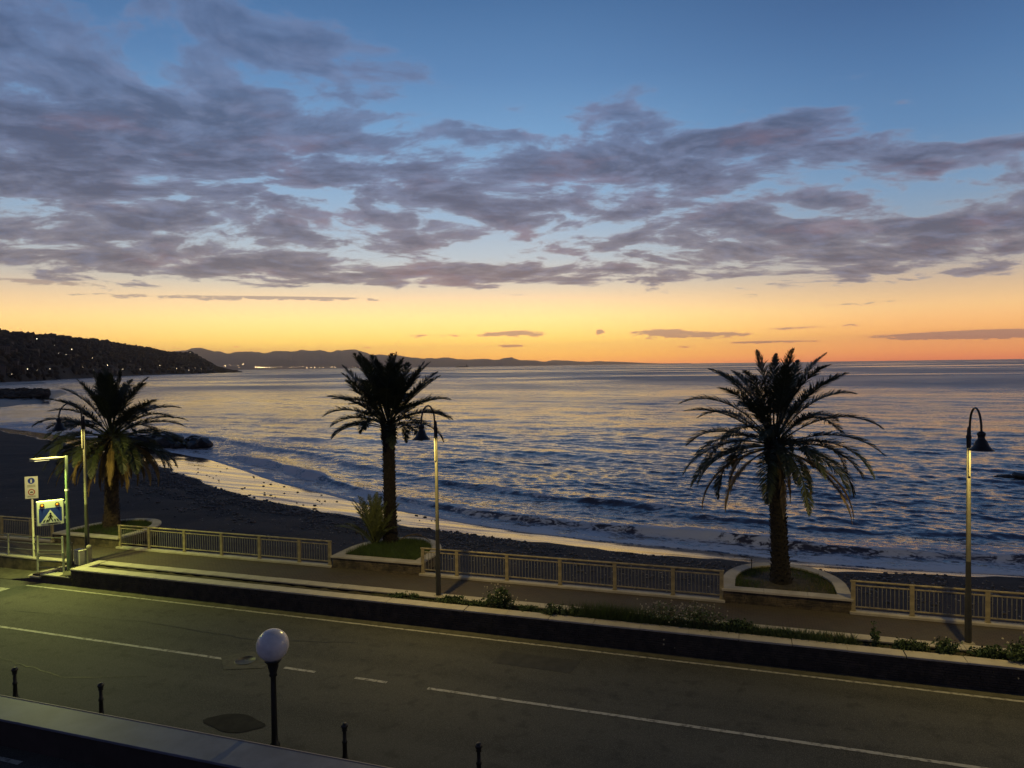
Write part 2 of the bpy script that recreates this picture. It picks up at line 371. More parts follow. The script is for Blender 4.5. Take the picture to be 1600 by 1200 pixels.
# ---- beach
def beach_height(X, Y):
    d = (yline(WATER, X)-Y)*slope_cos(X)            # metres inland of the waterline
    z = SEA + np.where(d < 0, d*.11, np.where(d < 14, d*.085, 1.19+(d-14)*.012))
    z = z + np.where(d > 5, fbm(X*.25, Y*.25, 4, 3)*.35*np.clip((d-5)/8, 0, 1), 0) + fbm(X*.1, Y*.6, 3, 9)*.06
    return np.minimum(z, -1.35)
def beach_mat():
    m = bpy.data.materials.new('beach_shingle'); m.use_nodes = True; nt = m.node_tree; V.nt = nt; b = nt.nodes['Principled BSDF']
    tc = nt.nodes.new('ShaderNodeTexCoord'); o = V(tc.outputs['Object'])
    at = nt.nodes.new('ShaderNodeAttribute'); at.attribute_name = 'wet'; wet = V(at.outputs['Fac'])
    mp = nt.nodes.new('ShaderNodeMapping'); mp.inputs['Rotation'].default_value = (0, 0, R(12)); mp.inputs['Scale'].default_value = (.16, .8, 1); nt.links.new(o.s, mp.inputs[0])
    st = noise(V(mp.outputs[0]), 1.0, 5, .6)
    film = smooth(wet + (st-.5)*.16, .46, .52)
    damp = smooth(wet + (st-.5)*.3, -1.3, .4)
    n = noise(o, 1.6, 6, .65); f = noise(o, 14, 4, .7)
    dry = mix(smooth(n, .35, .65), (.021, .0155, .012, 1), (.036, .027, .021, 1)); dry = mix(smooth(f, .58, .75, 0, .7), dry, (.16, .14, .12, 1))
    c = mix(damp*.6, dry, (.028, .024, .022, 1)); c = mix(film, c, (.050, .036, .030, 1))
    nt.links.new(c.s, b.inputs['Base Color'])
    V.nt = nt
    r = 0.85 - film*0.77; nt.links.new(r.s, b.inputs['Roughness'])
    b.inputs['IOR'].default_value = 1.4501
    hgt = f*(1.0-film)*1.0 + st*film*.03
    bn = nt.nodes.new('ShaderNodeBump'); bn.inputs['Strength'].default_value = .7; bn.inputs['Distance'].default_value = .05; nt.links.new(hgt.s, bn.inputs['Height']); nt.links.new(bn.outputs[0], b.inputs['Normal'])
    return m
M['beach'] = beach_mat()
def build_beach():
    # rows follow the shore so the wet film is finely meshed
    Xs = np.concatenate([np.linspace(-900, -240, 40)[:-1], np.linspace(-240, -90, 140)[:-1], np.linspace(-90, 30, 420)[:-1], np.linspace(30, 120, 40)])
    t = np.concatenate([np.linspace(-30, -4, 16)[:-1], np.linspace(-4, 12, 90)[:-1], np.linspace(12, 40, 60)[:-1], np.linspace(40, 110, 30)])
    X, T = np.meshgrid(Xs, t)
    Y = yline(WATER, X)-T/slope_cos(X)
    Y = np.maximum(Y, 26.62)
    Z = beach_height(X, Y)
    wl = yline(WATER, X); dl = yline(DRY, X)+fbm(X*.28, X*0, 4, 21)*2.2
    wet = .5+ (Y-dl)/np.maximum(wl-dl, .8)*.6
    link('beach', grid_mesh('beach', np.stack([X, Y, Z], -1)[::-1], M['beach'], {'wet': wet[::-1]}), kind='structure')
build_beach()

# ---- sea
def sea_mat():
    m = bpy.data.materials.new('sea_water'); m.use_nodes = True; nt = m.node_tree; V.nt = nt; b = nt.nodes['Principled BSDF']
    tc = nt.nodes.new('ShaderNodeTexCoord'); o = V(tc.outputs['Object'])
    at = nt.nodes.new('ShaderNodeAttribute'); at.attribute_name = 'foam'; fo = V(at.outputs['Fac'])
    a2 = nt.nodes.new('ShaderNodeAttribute'); a2.attribute_name = 'far'; far = V(a2.outputs['Fac'])
    mp = nt.nodes.new('ShaderNodeMapping'); mp.inputs['Scale'].default_value = (.55, 1.0, 1); mp.inputs['Rotation'].default_value = (0, 0, R(8)); nt.links.new(o.s, mp.inputs[0]); p = V(mp.outputs[0])
    # facets: a slope field with detail at every size, so it also holds far out
    slick = noise(p, .010, 4, .5, .6)
    gust = smooth(slick, .32, .62, .55, 1.25)
    def slope(scale, det, rg, k):
        c = noise(p, scale, det, rg, .25, True)
        sb = nt.nodes.new('ShaderNodeVectorMath'); sb.operation = 'SUBTRACT'; nt.links.new(c.s, sb.inputs[0]); sb.inputs[1].default_value = (.5, .5, .5)
        ml = nt.nodes.new('ShaderNodeVectorMath'); ml.operation = 'MULTIPLY'; nt.links.new(sb.outputs[0], ml.inputs[0]); ml.inputs[1].default_value = (k*.8, k, 0)
        return ml.outputs[0]
    a_ = nt.nodes.new('ShaderNodeVectorMath'); a_.operation = 'ADD'; nt.links.new(slope(.14, 8, .82, .80), a_.inputs[0]); nt.links.new(slope(3.2, 4, .7, .66), a_.inputs[1])
    sc_ = nt.nodes.new('ShaderNodeVectorMath'); sc_.operation = 'SCALE'; nt.links.new(a_.outputs[0], sc_.inputs[0]); nt.links.new(gust.s, sc_.inputs['Scale'])
    a3_ = nt.nodes.new('ShaderNodeVectorMath'); a3_.operation = 'SCALE'; nt.links.new(slope(.011, 5, .62, .42), a3_.inputs[0]); nt.links.new(far.s, a3_.inputs['Scale'])
    a4_ = nt.nodes.new('ShaderNodeVectorMath'); a4_.operation = 'ADD'; nt.links.new(sc_.outputs[0], a4_.inputs[0]); nt.links.new(a3_.outputs[0], a4_.inputs[1]); sc_ = a4_
    wind = noise(p, .0035, 5, .62, .5)
    ge = nt.nodes.new('ShaderNodeNewGeometry'); ad_ = nt.nodes.new('ShaderNodeVectorMath'); ad_.operation = 'ADD'; nt.links.new(ge.outputs['Normal'], ad_.inputs[0]); nt.links.new(sc_.outputs[0], ad_.inputs[1])
    no = nt.nodes.new('ShaderNodeVectorMath'); no.operation = 'NORMALIZE'; nt.links.new(ad_.outputs[0], no.inputs[0]); nt.links.new(no.outputs[0], b.inputs['Normal'])
    lace = noise(p, .55, 3, .6, 1.6); lf = noise(p, 2.4, 7, .70, 1.2)
    ridged = 1.0-V.m('ABSOLUTE', (lace-.5)*6.0)
    mask = smooth(fo*1.32 + (lf-.5)*2.5 + ridged*.30*smooth(fo, .05, .4), .60, .95)
    c = mix(mask*.82, (.062, .058, .078, 1), (.84, .86, .90, 1)); nt.links.new(c.s, b.inputs['Base Color'])
    r = 0.12 + mask*.6 + far*smooth(wind, .36, .62, .02, .30); nt.links.new(r.s, b.inputs['Roughness'])
    b.inputs['IOR'].default_value = 1.55
    return m
M['sea'] = sea_mat()
def build_sea():
    nr, na = 760, 820
    heading = math.pi/2+YAW                              # the camera's heading as a world angle
    aa = np.concatenate([np.linspace(95, 40, 60)[:-1], np.linspace(40, -40, 700)[:-1], np.linspace(-40, -85, 60)])
    aa = heading+np.radians(aa)
    inv = np.linspace(1/27.0, 1/24000.0, nr)
    r = 1/inv
    # finer spacing far out would alias: keep the even-in-image spacing, drop waves it cannot carry
    Rr, Aa = np.meshgrid(r, aa, indexing='ij')
    X = Rr*np.cos(Aa); Y = Rr*np.sin(Aa)
    cell = np.gradient(r)[:, None]*np.ones_like(X)
    d = (Y-yline(WATER, X))*slope_cos(X)                 # metres seaward of the waterline
    depthf = np.clip(d/18, 0, 1)**.7
    Z = np.zeros_like(X); DX = np.zeros_like(X); DY = np.zeros_like(X)
    near = (np.arange(nr) < np.searchsorted(r, 2500))
    xs, ys, cs = X[near], Y[near], cell[near]
    z = np.zeros_like(xs); dx = np.zeros_like(xs); dy = np.zeros_like(xs)
    for i in range(84):
        lam = .6*(24/.6)**(i/83.0); k = 2*math.pi/lam
        th = R(-96)+rng.randn()*R(38 if lam < 7 else 16); ph = rng.rand()*6.28
        amp = .0054*lam**.98*(1.0 if lam < 2.4 else .70 if lam < 4 else .34 if lam < 7 else .22)*(.6+.8*rng.rand())
        w = np.clip(lam/(2.2*cs)-1, 0, 1)
        g = .55+.9*(fbm(xs/ (lam*6), ys/(lam*6), 2, 40+i)+.5)
        a = k*(xs*math.cos(th)+ys*math.sin(th))+ph
        z += amp*w*g*np.cos(a); dx -= amp*w*g*.9*math.cos(th)*np.sin(a); dy -= amp*w*g*.9*math.sin(th)*np.sin(a)
    Z[near] = z*(.25+.75*depthf[near]); DX[near] = dx*depthf[near]; DY[near] = dy*depthf[near]
    # breakers: a steep shoreward face and a long back, along the shore
    def breaker(off, ht, width, seed, wob, xa, xb):
        c = off+fbm(X*.045, X*0+seed, 3, seed)*wob
        s = d-c
        fade = np.clip((X-xa)/12, 0, 1)*np.clip((xb-X)/12, 0, 1)*np.clip(.75+fbm(X*.09, X*0, 3, seed+5)*1.6, .1, 1.3)
        prof = np.where(s < 0, np.exp(-(s/(width*.32))**2), np.exp(-(s/(width*1.5))**2))
        return ht*prof*fade, s, fade
    foam = np.zeros_like(X)
    for (off, ht, wd, seed, wob, xa, xb) in ((3.6, .62, 1.5, 3, 3.0, -75, 30), (12, .34, 2.0, 17, 6, -110, 8), (22, .10, 3.0, 29, 9, -150, 60), (9, .35, 1.6, 31, 4, -12, 60), (40, .06, 4, 37, 14, -220, 80)):
        hh, s, fd = breaker(off, ht, wd, seed, wob, xa, xb)
        Z += hh
        if off < 25:
            kf = (1.0 if off < 5 else .62 if off < 15 else .30)
            foam = np.maximum(foam, kf*fd*np.exp(-((s+wd*.1)/(wd*.75))**2)*np.clip(.62+fbm(X*.35, Y*.5, 3, seed+2)*2.2, 0, 1.25))
    # swash and the left-over lace between the breakers and the sand
    foam = np.maximum(foam, np.clip(1.02-np.clip(d-1.2, 0, 99)/5.5, 0, 1)*(.50+fbm(X*.5, Y*.8, 5, 77)*1.3))
    foam = np.maximum(foam, np.clip(1-d/34, 0, 1)*np.clip(.40+fbm(X*.05, Y*.09, 4, 88)*1.1, 0, .62))
    leftf = np.clip((-38-X)/30, 0, 1)*np.clip(1-d/26, 0, 1)
    foam = np.maximum(foam, leftf*(.66+fbm(X*.12, Y*.15, 4, 91)*.9))
    fl = np.clip(1-np.abs(d-.35)/.6, 0, 1)*.95; foam = np.maximum(foam, fl)
    foam *= (d > -1)
    Z = Z*np.clip(d/2.5, 0, 1)+SEA
    Z = np.where(d < 0, SEA-.02+d*.02, Z) + np.where(d > 0, .035, 0)*np.clip(1-d/6, 0, 1)
    X2 = X+DX; Y2 = Y+DY
    far = np.clip((Rr-60)/400, 0, 1)
    keep = np.ones_like(X, bool)
    Pts = np.stack([X2, Y2, Z], -1)
    # trim: vertices well inland are pulled down below the sand
    inl = d < -3; Pts[..., 2] = np.where(inl, SEA-1.2, Pts[..., 2])
    me = grid_mesh('sea', Pts[::-1], M['sea'], {'foam': foam[::-1], 'far': far[::-1]})
    # drop faces that are wholly inland
    import bmesh
    bm = bmesh.new(); bm.from_mesh(me); bm.verts.ensure_lookup_table()
    dd = d[::-1].reshape(-1)
    bmesh.ops.delete(bm, geom=[bm.verts[i] for i in np.nonzero(dd < -6)[0]], context='VERTS')
    bm.to_mesh(me); bm.free()
    link('sea', me, kind='structure')
build_sea()

# ------------------------------------------------------------------ road level
ROAD = -0.60
def sheet(name, x0, x1, y0, y1, z, m, th=None, **k):
    b = MB(); nx = 1
    b.add([(x0, y0, z), (x1, y0, z), (x1, y1, z), (x0, y1, z)], [(0, 1, 2, 3)]); return b.obj(name, m, **k)
def poly(name, pts, z, m, parent=None, **k):
    b = MB(); b.add([(x, y, z) for x, y in pts], [tuple(range(len(pts)))]); return b.obj(name, m, parent, **k)
road = sheet('road', -90, 60, 14.55, 22.56, ROAD, M['asphalt'], kind='structure')
sheet('near_pavement', -90, 60, -8, 14.55, ROAD, M['asphalt'], kind='structure')
sheet('gutter', -29.9, 60, 22.26, 22.58, ROAD+.004, M['gutter'], kind='structure')
def line(x0, x1, y, w=.12, n=None):
    b = MB(); segs = max(1, int((x1-x0)/.25)); rr = random.Random(int(x0*10)); vs = []; fs = []
    for i in range(segs+1):
        x = x0+(x1-x0)*i/segs; a = rr.uniform(-.006, .006); c = rr.uniform(-.006, .006)
        vs += [(x, y-w/2+a, ROAD+.008), (x, y+w/2+c, ROAD+.008)]
    for i in range(segs): fs.append((2*i, 2*i+2, 2*i+3, 2*i+1))
    b.add(vs, fs); return b.obj('road_marking', M['paint'], kind='structure')
line(-88, -15.9, 18.22, .13); line(-13.6, -12.5, 18.22, .13); line(-11.13, -10.07, 18.22, .13); line(-8.76, 58, 18.22, .13)
line(-29.6, 58, 22.14, .11)
for yy in (21.35, 20.4, 19.45, 18.9, 17.0, 16.0, 15.1):
    if abs(yy-18.9) > .1: line(-33.6, -29.85, yy, .5)
line(-18.6, -16.3, 11.9, .14)
poly('road_patch', [(-16.1, 18.35), (-15.3, 17.55), (-14.2, 18.0), (-14.35, 18.75), (-15.4, 18.95)], ROAD+.012, M['patch'], kind='structure')
b = MB(); b.lathe([(0, .006), (.30, .006), (.30, .012), (.33, .012), (.34, 0)][::-1], (-15.1, 18.3, ROAD+.014), 20); b.obj('manhole_cover', M['iron'], label='round iron manhole cover in the pale asphalt patch on the centre line', category='manhole cover')
pp = [(-12.75+.85*math.cos(t*.5236)*(1+.10*math.sin(2.1*t)), 14.95+.42*math.sin(t*.5236)*(1+.1*math.cos(2*t))) for t in np.arange(0, 12, .5)]
poly('tar_patch', pp, ROAD+.012, M['tar'], kind='structure')

# worn surface: sealed cracks and two old repairs
def ribbon(pts, w, z, m, name, seed):
    rr = random.Random(seed); vs = []; fs = []; P = []
    for (a, b2) in zip(pts[:-1], pts[1:]):
        L = math.hypot(b2[0]-a[0], b2[1]-a[1]); k = max(2, int(L/.25))
        for i in range(k): P.append((a[0]+(b2[0]-a[0])*i/k+rr.uniform(-.04, .04), a[1]+(b2[1]-a[1])*i/k+rr.uniform(-.04, .04)))
    P.append(pts[-1])
    for i, p in enumerate(P):
        q = P[min(i+1, len(P)-1)]; o_ = P[max(i-1, 0)]; dx, dy = q[0]-o_[0], q[1]-o_[1]; L = math.hypot(dx, dy) or 1; ww = w*rr.uniform(.5, 1.2)/2
        vs += [(p[0]+dy/L*ww, p[1]-dx/L*ww, z), (p[0]-dy/L*ww, p[1]+dx/L*ww, z)]
    for i in range(len(P)-1): fs.append((2*i, 2*i+2, 2*i+3, 2*i+1))
    b = MB(); b.add(vs, fs); return b.obj(name, m, kind='structure')
M['seal'] = mat('crack_sealant', (.032, .032, .030), .6, spec=.3)
for i, pts in enumerate(([(-27, 19.6), (-21, 20.1), (-16, 19.8), (-12.5, 20.6)], [(-23, 16.2), (-19.5, 15.7), (-17.2, 16.5)])):
    ribbon(pts, .028, ROAD+.010, M['seal'], 'road_crack', i)
M['patch2'] = mat('old_asphalt_repair', (.050, .050, .046), .85, (.034, .035, .033), 3, bump=.3, bscale=40)
poly('road_patch', [(-7.6, 20.4), (-5.1, 20.35), (-5.0, 21.3), (-7.55, 21.35)], ROAD+.005, M['patch2'], kind='structure')
poly('road_patch', [(-2.6, 15.0), (2.2, 14.9), (2.3, 15.9), (-2.5, 16.0)], ROAD+.005, M['patch2'], kind='structure')

# ------------------------------------------------------------------ promenade
b = MB(); b.box(-90, 60, 23.98, 26.66, -2.6, 0.0); b.obj('promenade', M['paving'], kind='structure')
# landing left of the planting strip, level with the carriageway and rising to the promenade
b = MB(); b.add([(-90, 22.56, ROAD+.02), (-31.2, 22.56, ROAD+.02), (-31.2, 23.7, ROAD+.06), (-90, 23.7, ROAD+.06)], [(0, 1, 2, 3)])
b.add([(-31.2, 22.56, ROAD+.02), (-27.62, 22.56, -.12), (-27.62, 23.98, .0), (-28.6, 23.98, .0), (-31.2, 23.7, ROAD+.06)], [(0, 1, 2, 3, 4)])
b.obj('ramp', M['gutter'], kind='structure')

def slab_run(parent, x0, x1, y0, y1, z0, z1, length, m, gap=.006, seed=1, name='coping_slab'):
    rr = random.Random(seed); n = max(1, round((x1-x0)/length)); L = (x1-x0)/n; cache = {}
    for i in range(n):
        mb = MB(); mb.box(-L/2+gap/2, L/2-gap/2, y0, y1, z0, z1, b=.012)
        key = i % 3
        if key not in cache: cache[key] = mb.mesh(name, m)
        link(name, cache[key], parent, (x0+L*(i+.5), rr.uniform(-.006, .006), rr.uniform(-.003, .003)), (0, 0, rr.uniform(-.0006, .0006)))
def stone_face(parent, path, z0, z1, m, seed, h=(.045, .085), w=(.16, .5), out=.03, name='face_stones'):
    """thin dry-laid stones standing proud of a mortar core, along a polyline (outside on its right)"""
    rr = random.Random(seed); mb = MB()
    for (ax, ay), (bx, by) in zip(path[:-1], path[1:]):
        L = math.hypot(bx-ax, by-ay); ux, uy = (bx-ax)/L, (by-ay)/L; nx, ny = uy, -ux
        z = z0
        while z < z1-.02:
            hh = min(rr.uniform(*h), z1-z); s = 0
            while s < L-.01:
                ww = min(rr.uniform(*w), L-s)
                if L-s-ww < .06: ww = L-s
                o = rr.uniform(.35, 1)*out; g = .006
                P0 = (ax+ux*(s+g), ay+uy*(s+g)); P1 = (ax+ux*(s+ww-g), ay+uy*(s+ww-g))
                vs = []
                for zz in (z+g, z+hh-g):
                    for (p, oo) in ((P0, -.04), (P1, -.04), (P1, o+rr.uniform(-.005, .005)), (P0, o)): vs.append((p[0]+nx*oo, p[1]+ny*oo, zz))
                mb.add(vs, [(2, 3, 7, 6), (4, 5, 6, 7), (3, 2, 1, 0), (1, 2, 6, 5), (3, 0, 4, 7)]); s += ww
            z += hh
    return mb.obj(name, m, parent, kind='stuff')

# retaining wall along the road with its two copings and the strip of soil between
X0, X1 = -27.6, 33.0
w = empty('retaining_wall', (0, 0, 0), label='long low dark slate wall beside the road with cream stone copings and a strip of soil', category='wall')
b = MB(); b.box(X0+.03, X1, 22.62, 22.95, ROAD, .09); b.obj('wall_core', M['mortar'], w)
stone_face(w, [(X0+.02, 23.6), (X0+.02, 22.60), (X1, 22.60)], ROAD, .09, M['slate'], 4)
slab_run(w, X0, X1, 22.54, 23.02, .09, .155, 1.5, M['coping'], seed=3)
b = MB(); b.box(X0+.5, X1, 23.60, 23.97, -.05, .09); b.obj('wall_core', M['mortar'], w)
slab_run(w, X0+.52, X1, 23.56, 24.0, .09, .15, 1.5, M['coping'], seed=8)
b = MB(); b.box(X0, X0+.46, 23.03, 24.0, -.05, .152, b=.012); b.obj('coping_slab', M['coping'], w)
b = MB(); n = 240; vs = []; fs = []; rr = random.Random(3)
for i in range(n+1):
    x = X0+.46+(X1-X0-.46)*i/n
    for yy in (22.96, 23.2, 23.4, 23.6): vs.append((x, yy, .02+rr.uniform(-.02, .05)))
for i in range(n):
    for j in range(3): fs.append((i*4+j, (i+1)*4+j, (i+1)*4+j+1, i*4+j+1))
b.add(vs, fs, True); b.obj('soil', M['soil'], w)

# low wall of the ramp
w = empty('ramp_wall', (-28.7, 22.8, ROAD), label='short stepped wall with pale coping beside the ramp, at the left end of the long wall', category='wall')
def rel(mb, o):
    mb.v = [(x-o[0], y-o[1], z-o[2]) for x, y, z in mb.v]; return mb
b = MB(); b.box(-29.9, -27.66, 22.64, 22.92, ROAD, -.26); rel(b, w.location).obj('wall_core', M['slate'], w)
b = MB(); b.box(-29.35, -27.66, 22.55, 23.0, -.26, -.20, b=.012); rel(b, w.location).obj('coping_slab', M['coping'], w)
b = MB(); b.box(-29.98, -29.37, 22.55, 23.0, -.40, -.33, b=.012); rel(b, w.location).obj('coping_slab', M['coping'], w)
Mr = Matrix.Translation((-30.3, 22.78, -.42)) @ Matrix.Rotation(R(33), 4, 'Z') @ Matrix.Rotation(R(-11), 4, 'Y')
b = MB(); b.box(0, 1.55, -.17, .17, -.05, .03, Mr, b=.01); rel(b, w.location).obj('coping_slab', M['coping'], w, label='sloping slab running diagonally up beside the ramp')
b = MB(); b.box(-28.9, -27.66, 23.35, 23.6, ROAD+.1, -.1); rel(b, w.location).obj('step', M['concrete'], w)
w = empty('kerb_wall', (-40, 23.85, ROAD), label='long pale kerb wall behind the landing at the far left, under the steel railing', category='wall')
b = MB(); b.box(-80, -28.95, 23.70, 23.978, ROAD, -.01); rel(b, w.location).obj('wall_core', M['slate2'], w)
slab_run(w, -40, 11.1, -.17, .16, ROAD*-1-.008, ROAD*-1+.06, 1.4, M['coping'], seed=5)

# ------------------------------------------------------------------ fences between the planters
fence_n = 0
def post_mesh():
    b = MB(); b.box(-.07, .07, -.035, .035, .02, 1.0, b=.008); b.box(-.085, .085, -.05, .05, -.0, .03); return b.mesh('post', M['fence'])
POST = post_mesh()
BAR = MB().box(-.011, .011, -.006, .006, .16, .86).mesh('bar', M['bar'])
def fence(xs, label):
    y = 26.40; o = empty('railing', (xs[0], y, .09), label=label, category='railing', group='cream railings between the palm planters')
    L = xs[-1]-xs[0]
    b = MB(); b.box(-.12, L+.12, -.16, .16, -.09, 0, b=.01); b.obj('plinth', M['coping'], o)
    for x in xs: link('post', POST, o, (x-xs[0], 0, 0))
    b = MB(); b.tube([(-.09, 0, 1.015), (L+.09, 0, 1.015)], .038, 10); b.obj('handrail', M['fence'], o)
    for a, c in zip(xs[:-1], xs[1:]):
        for z, h in ((.875, .022), (.145, .022)):
            b = MB(); b.box(a-xs[0]+.07, c-xs[0]-.07, -.018, .018, z-h, z+h, b=.004); b.obj('rail', M['fence'], o)
        n = int((c-a-.14)/.125)
        for i in range(n):
            link('bar', BAR, o, (a-xs[0]+.07+(c-a-.14)*(i+.5)/n, 0, 0), (0, 0, random.Random(i*7+int(a*10)).uniform(-.2, .2)))
    return o
fence([-45.1, -43.2, -41.1, -39.0, -36.95, -34.9, -33.42], 'cream railing at the far left, ending at the planter of the leftmost palm')
fence([-29.0, -27.2, -25.1, -22.98, -20.9, -18.8, -17.25], 'cream railing between the leftmost and the middle palm planters')
fence([-12.82, -11.3, -9.15, -6.98, -4.85, -2.7, -.98], 'cream railing between the middle and the right palm planters')
fence([3.32, 5.1, 7.27, 9.4, 11.5, 13.6, 15.3], 'cream railing right of the rightmost palm planter')

# ------------------------------------------------------------------ planters
def pl_outline(hw, front, mid, ry, n=22):
    pts = [(-hw, front), (hw, front), (hw, mid)]
    for i in range(1, n): a = math.pi*i/n; pts.append((hw*math.cos(a), mid+ry*math.sin(a)))
    pts.append((-hw, mid)); return pts
def planter(xc, label, soilmat, group):
    o = empty('palm_planter', (xc, 26.27, 0), label=label, category='planter', group=group)
    HW, TOP = 2.15, .50; out = pl_outline(HW, 0, 1.35, 2.75); cw = .45
    inn = pl_outline(HW-cw, cw, 1.35, 2.75-cw)
    core = pl_outline(HW-.08, .08, 1.35, 2.67)
    stone_face(o, [p for p in core]+[core[0]], -.0, TOP-.065, M['slate2'], int(xc*7)+99, w=(.14, .42))
    b = MB(); k = len(core); co2 = [(x*.97, .08+(y-.08)*.985) for x, y in core]
    b.add([(x, y, -2.2 if y > .5 else -.0) for x, y in co2]+[(x, y, TOP-.067) for x, y in co2], [(i, (i+1) % k, k+(i+1) % k, k+i) for i in range(k)])
    b.obj('core', M['mortar'], o)
    # coping as separate slabs round the rim
    m = len(out)
    def ringslab(i0, i1):
        mb = MB(); oo = out[i0:i1+1]; ii = inn[i0:i1+1]
        if i1 >= m: oo = out[i0:m]+[out[0]]; ii = inn[i0:m]+[inn[0]]
        q = len(oo); g = .006
        vs = [(x, y, z) for z in (TOP-.065, TOP) for x, y in oo+ii[::-1]]; N = 2*q
        fs = [tuple(range(N))[::-1], tuple(range(N, 2*N))]+[(i, (i+1) % N, N+(i+1) % N, N+i) for i in range(N)]
        cx = sum(v[0] for v in vs)/len(vs); cy = sum(v[1] for v in vs)/len(vs)
        vs = [(cx+(x-cx)*.996, cy+(y-cy)*.996, z) for x, y, z in vs]
        mb.add(vs, fs); mb.obj('coping_slab', M['coping'], o)
    # front in three slabs
    for a, c in ((0, 1/3), (1/3, 2/3), (2/3, 1)):
        mb = MB(); x0a, x1a = -HW+2*HW*a, -HW+2*HW*c; xi0 = max(x0a, -HW+cw) if a == 0 else x0a; xi1 = min(x1a, HW-cw) if c == 1 else x1a
        vs = [(x0a+.005, 0, z) for z in ()]
        base = [(x0a+.005, 0), (x1a-.005, 0), (xi1-.005, cw), (xi0+.005, cw)]
        vs = [(x, y, z) for z in (TOP-.065, TOP) for x, y in base]
        mb.add(vs, [(3, 2, 1, 0), (4, 5, 6, 7), (0, 1, 5, 4), (1, 2, 6, 5), (2, 3, 7, 6), (3, 0, 4, 7)]); mb.obj('coping_slab', M['coping'], o)
    i = 1
    ringslab(1, 2); i = 2
    while i < m-2: ringslab(i, min(i+4, m-1)); i += 4
    ringslab(m-1, m)
    # soil
    rr = random.Random(int(xc*3)); b = MB(); c0 = (0, 1.7)
    rings = []; 
    for q in range(6):
        s = 1-q/6.0; rings.append([(c0[0]+(x-c0[0])*s*1.01, c0[1]+(y-c0[1])*s*1.01, TOP-.10+(.10*(1-s))+rr.uniform(-.015, .02)) for x, y in inn])
    vs = [v for g in rings for v in g]+[(c0[0], c0[1], TOP+.02)]; fs = []
    for q in range(5):
        for i in range(m): fs.append((q*m+i, q*m+(i+1) % m, (q+1)*m+(i+1) % m, (q+1)*m+i))
    for i in range(m): fs.append((5*m+i, 5*m+(i+1) % m, 6*m))
    b.add(vs, fs, True); b.obj('soil', soilmat, o)
    return o, inn
def inside(poly_, x, y):
    c = False; j = len(poly_)-1
    for i in range(len(poly_)):
        xi, yi = poly_[i]; xj, yj = poly_[j]
        if (yi > y) != (yj > y) and x < (xj-xi)*(y-yi)/(yj-yi)+xi: c = not c
        j = i
    return c
def tri_mesh(name, m, P):                                  # P: (n,3or4,3) faces
    n, k = P.shape[:2]; me = bpy.data.meshes.new(name)
    me.vertices.add(n*k); me.vertices.foreach_set('co', P.reshape(-1).astype(np.float32))
    me.loops.add(n*k); me.loops.foreach_set('vertex_index', np.arange(n*k, dtype=np.int32))
    me.polygons.add(n); me.polygons.foreach_set('loop_start', (np.arange(n)*k).astype(np.int32)); me.polygons.foreach_set('loop_total', np.full(n, k, np.int32))
    me.update(calc_edges=True); me.materials.append(m); return me
def blades(pts, hmin, hmax, wd, lean, seed):
    rs = np.random.RandomState(seed); n = len(pts); pts = np.array(pts)
    a = rs.rand(n)*6.28; h = hmin+(hmax-hmin)*rs.rand(n)**1.5; la = rs.rand(n)*6.28; l = lean*h*rs.rand(n)
    s = np.stack([np.cos(a), np.sin(a), a*0], -1)*wd/2
    tip = pts+np.stack([np.cos(la)*l, np.sin(la)*l, h], -1)
    return np.stack([pts-s, pts+s, tip], 1)
o1, inn = planter(-31.13, 'pale-rimmed stone planter with grass under the leftmost palm', M['soil'], None)
o2, _ = planter(-15.0, 'pale-rimmed stone planter full of green grass under the middle palm', M['soil'], None)
o3, _ = planter(1.17, 'pale-rimmed stone planter with bare soil and dry clippings under the right palm', M['soil'], None)
o4, _ = planter(17.45, 'pale-rimmed stone planter beyond the last railing at the far right', M['soil'], None)
def plgrass(o, n, h, seed, thr, label, m='grass'):
    rs = np.random.RandomState(seed); P = []
    while len(P) < n:
        x, y = rs.uniform(-1.7, 1.7), rs.uniform(.45, 3.7)
        if inside(inn, x, y) and vnoise(np.array(x*1.7+9), np.array(y*1.7+seed), seed)+rs.uniform(-.2, .2) > thr: P.append((o.location.x+x, o.location.y+y, .40))
    link('grass', tri_mesh('grass', M[m], blades(P, h*.35, h, .018, .6, seed)), label=label, category='grass', kind='stuff')
plgrass(o1, 7000, .28, 3, .25, 'short dim grass in the planter of the leftmost palm')
plgrass(o2, 15000, .34, 4, -.1, 'thick green grass in the planter of the middle palm')
plgrass(o3, 3500, .20, 6, .5, 'sparse grass and weeds in the planter of the right palm')
plgrass(o3, 1800, .16, 16, .45, 'dry straw-coloured clippings in the planter of the right palm', 'dryweed')

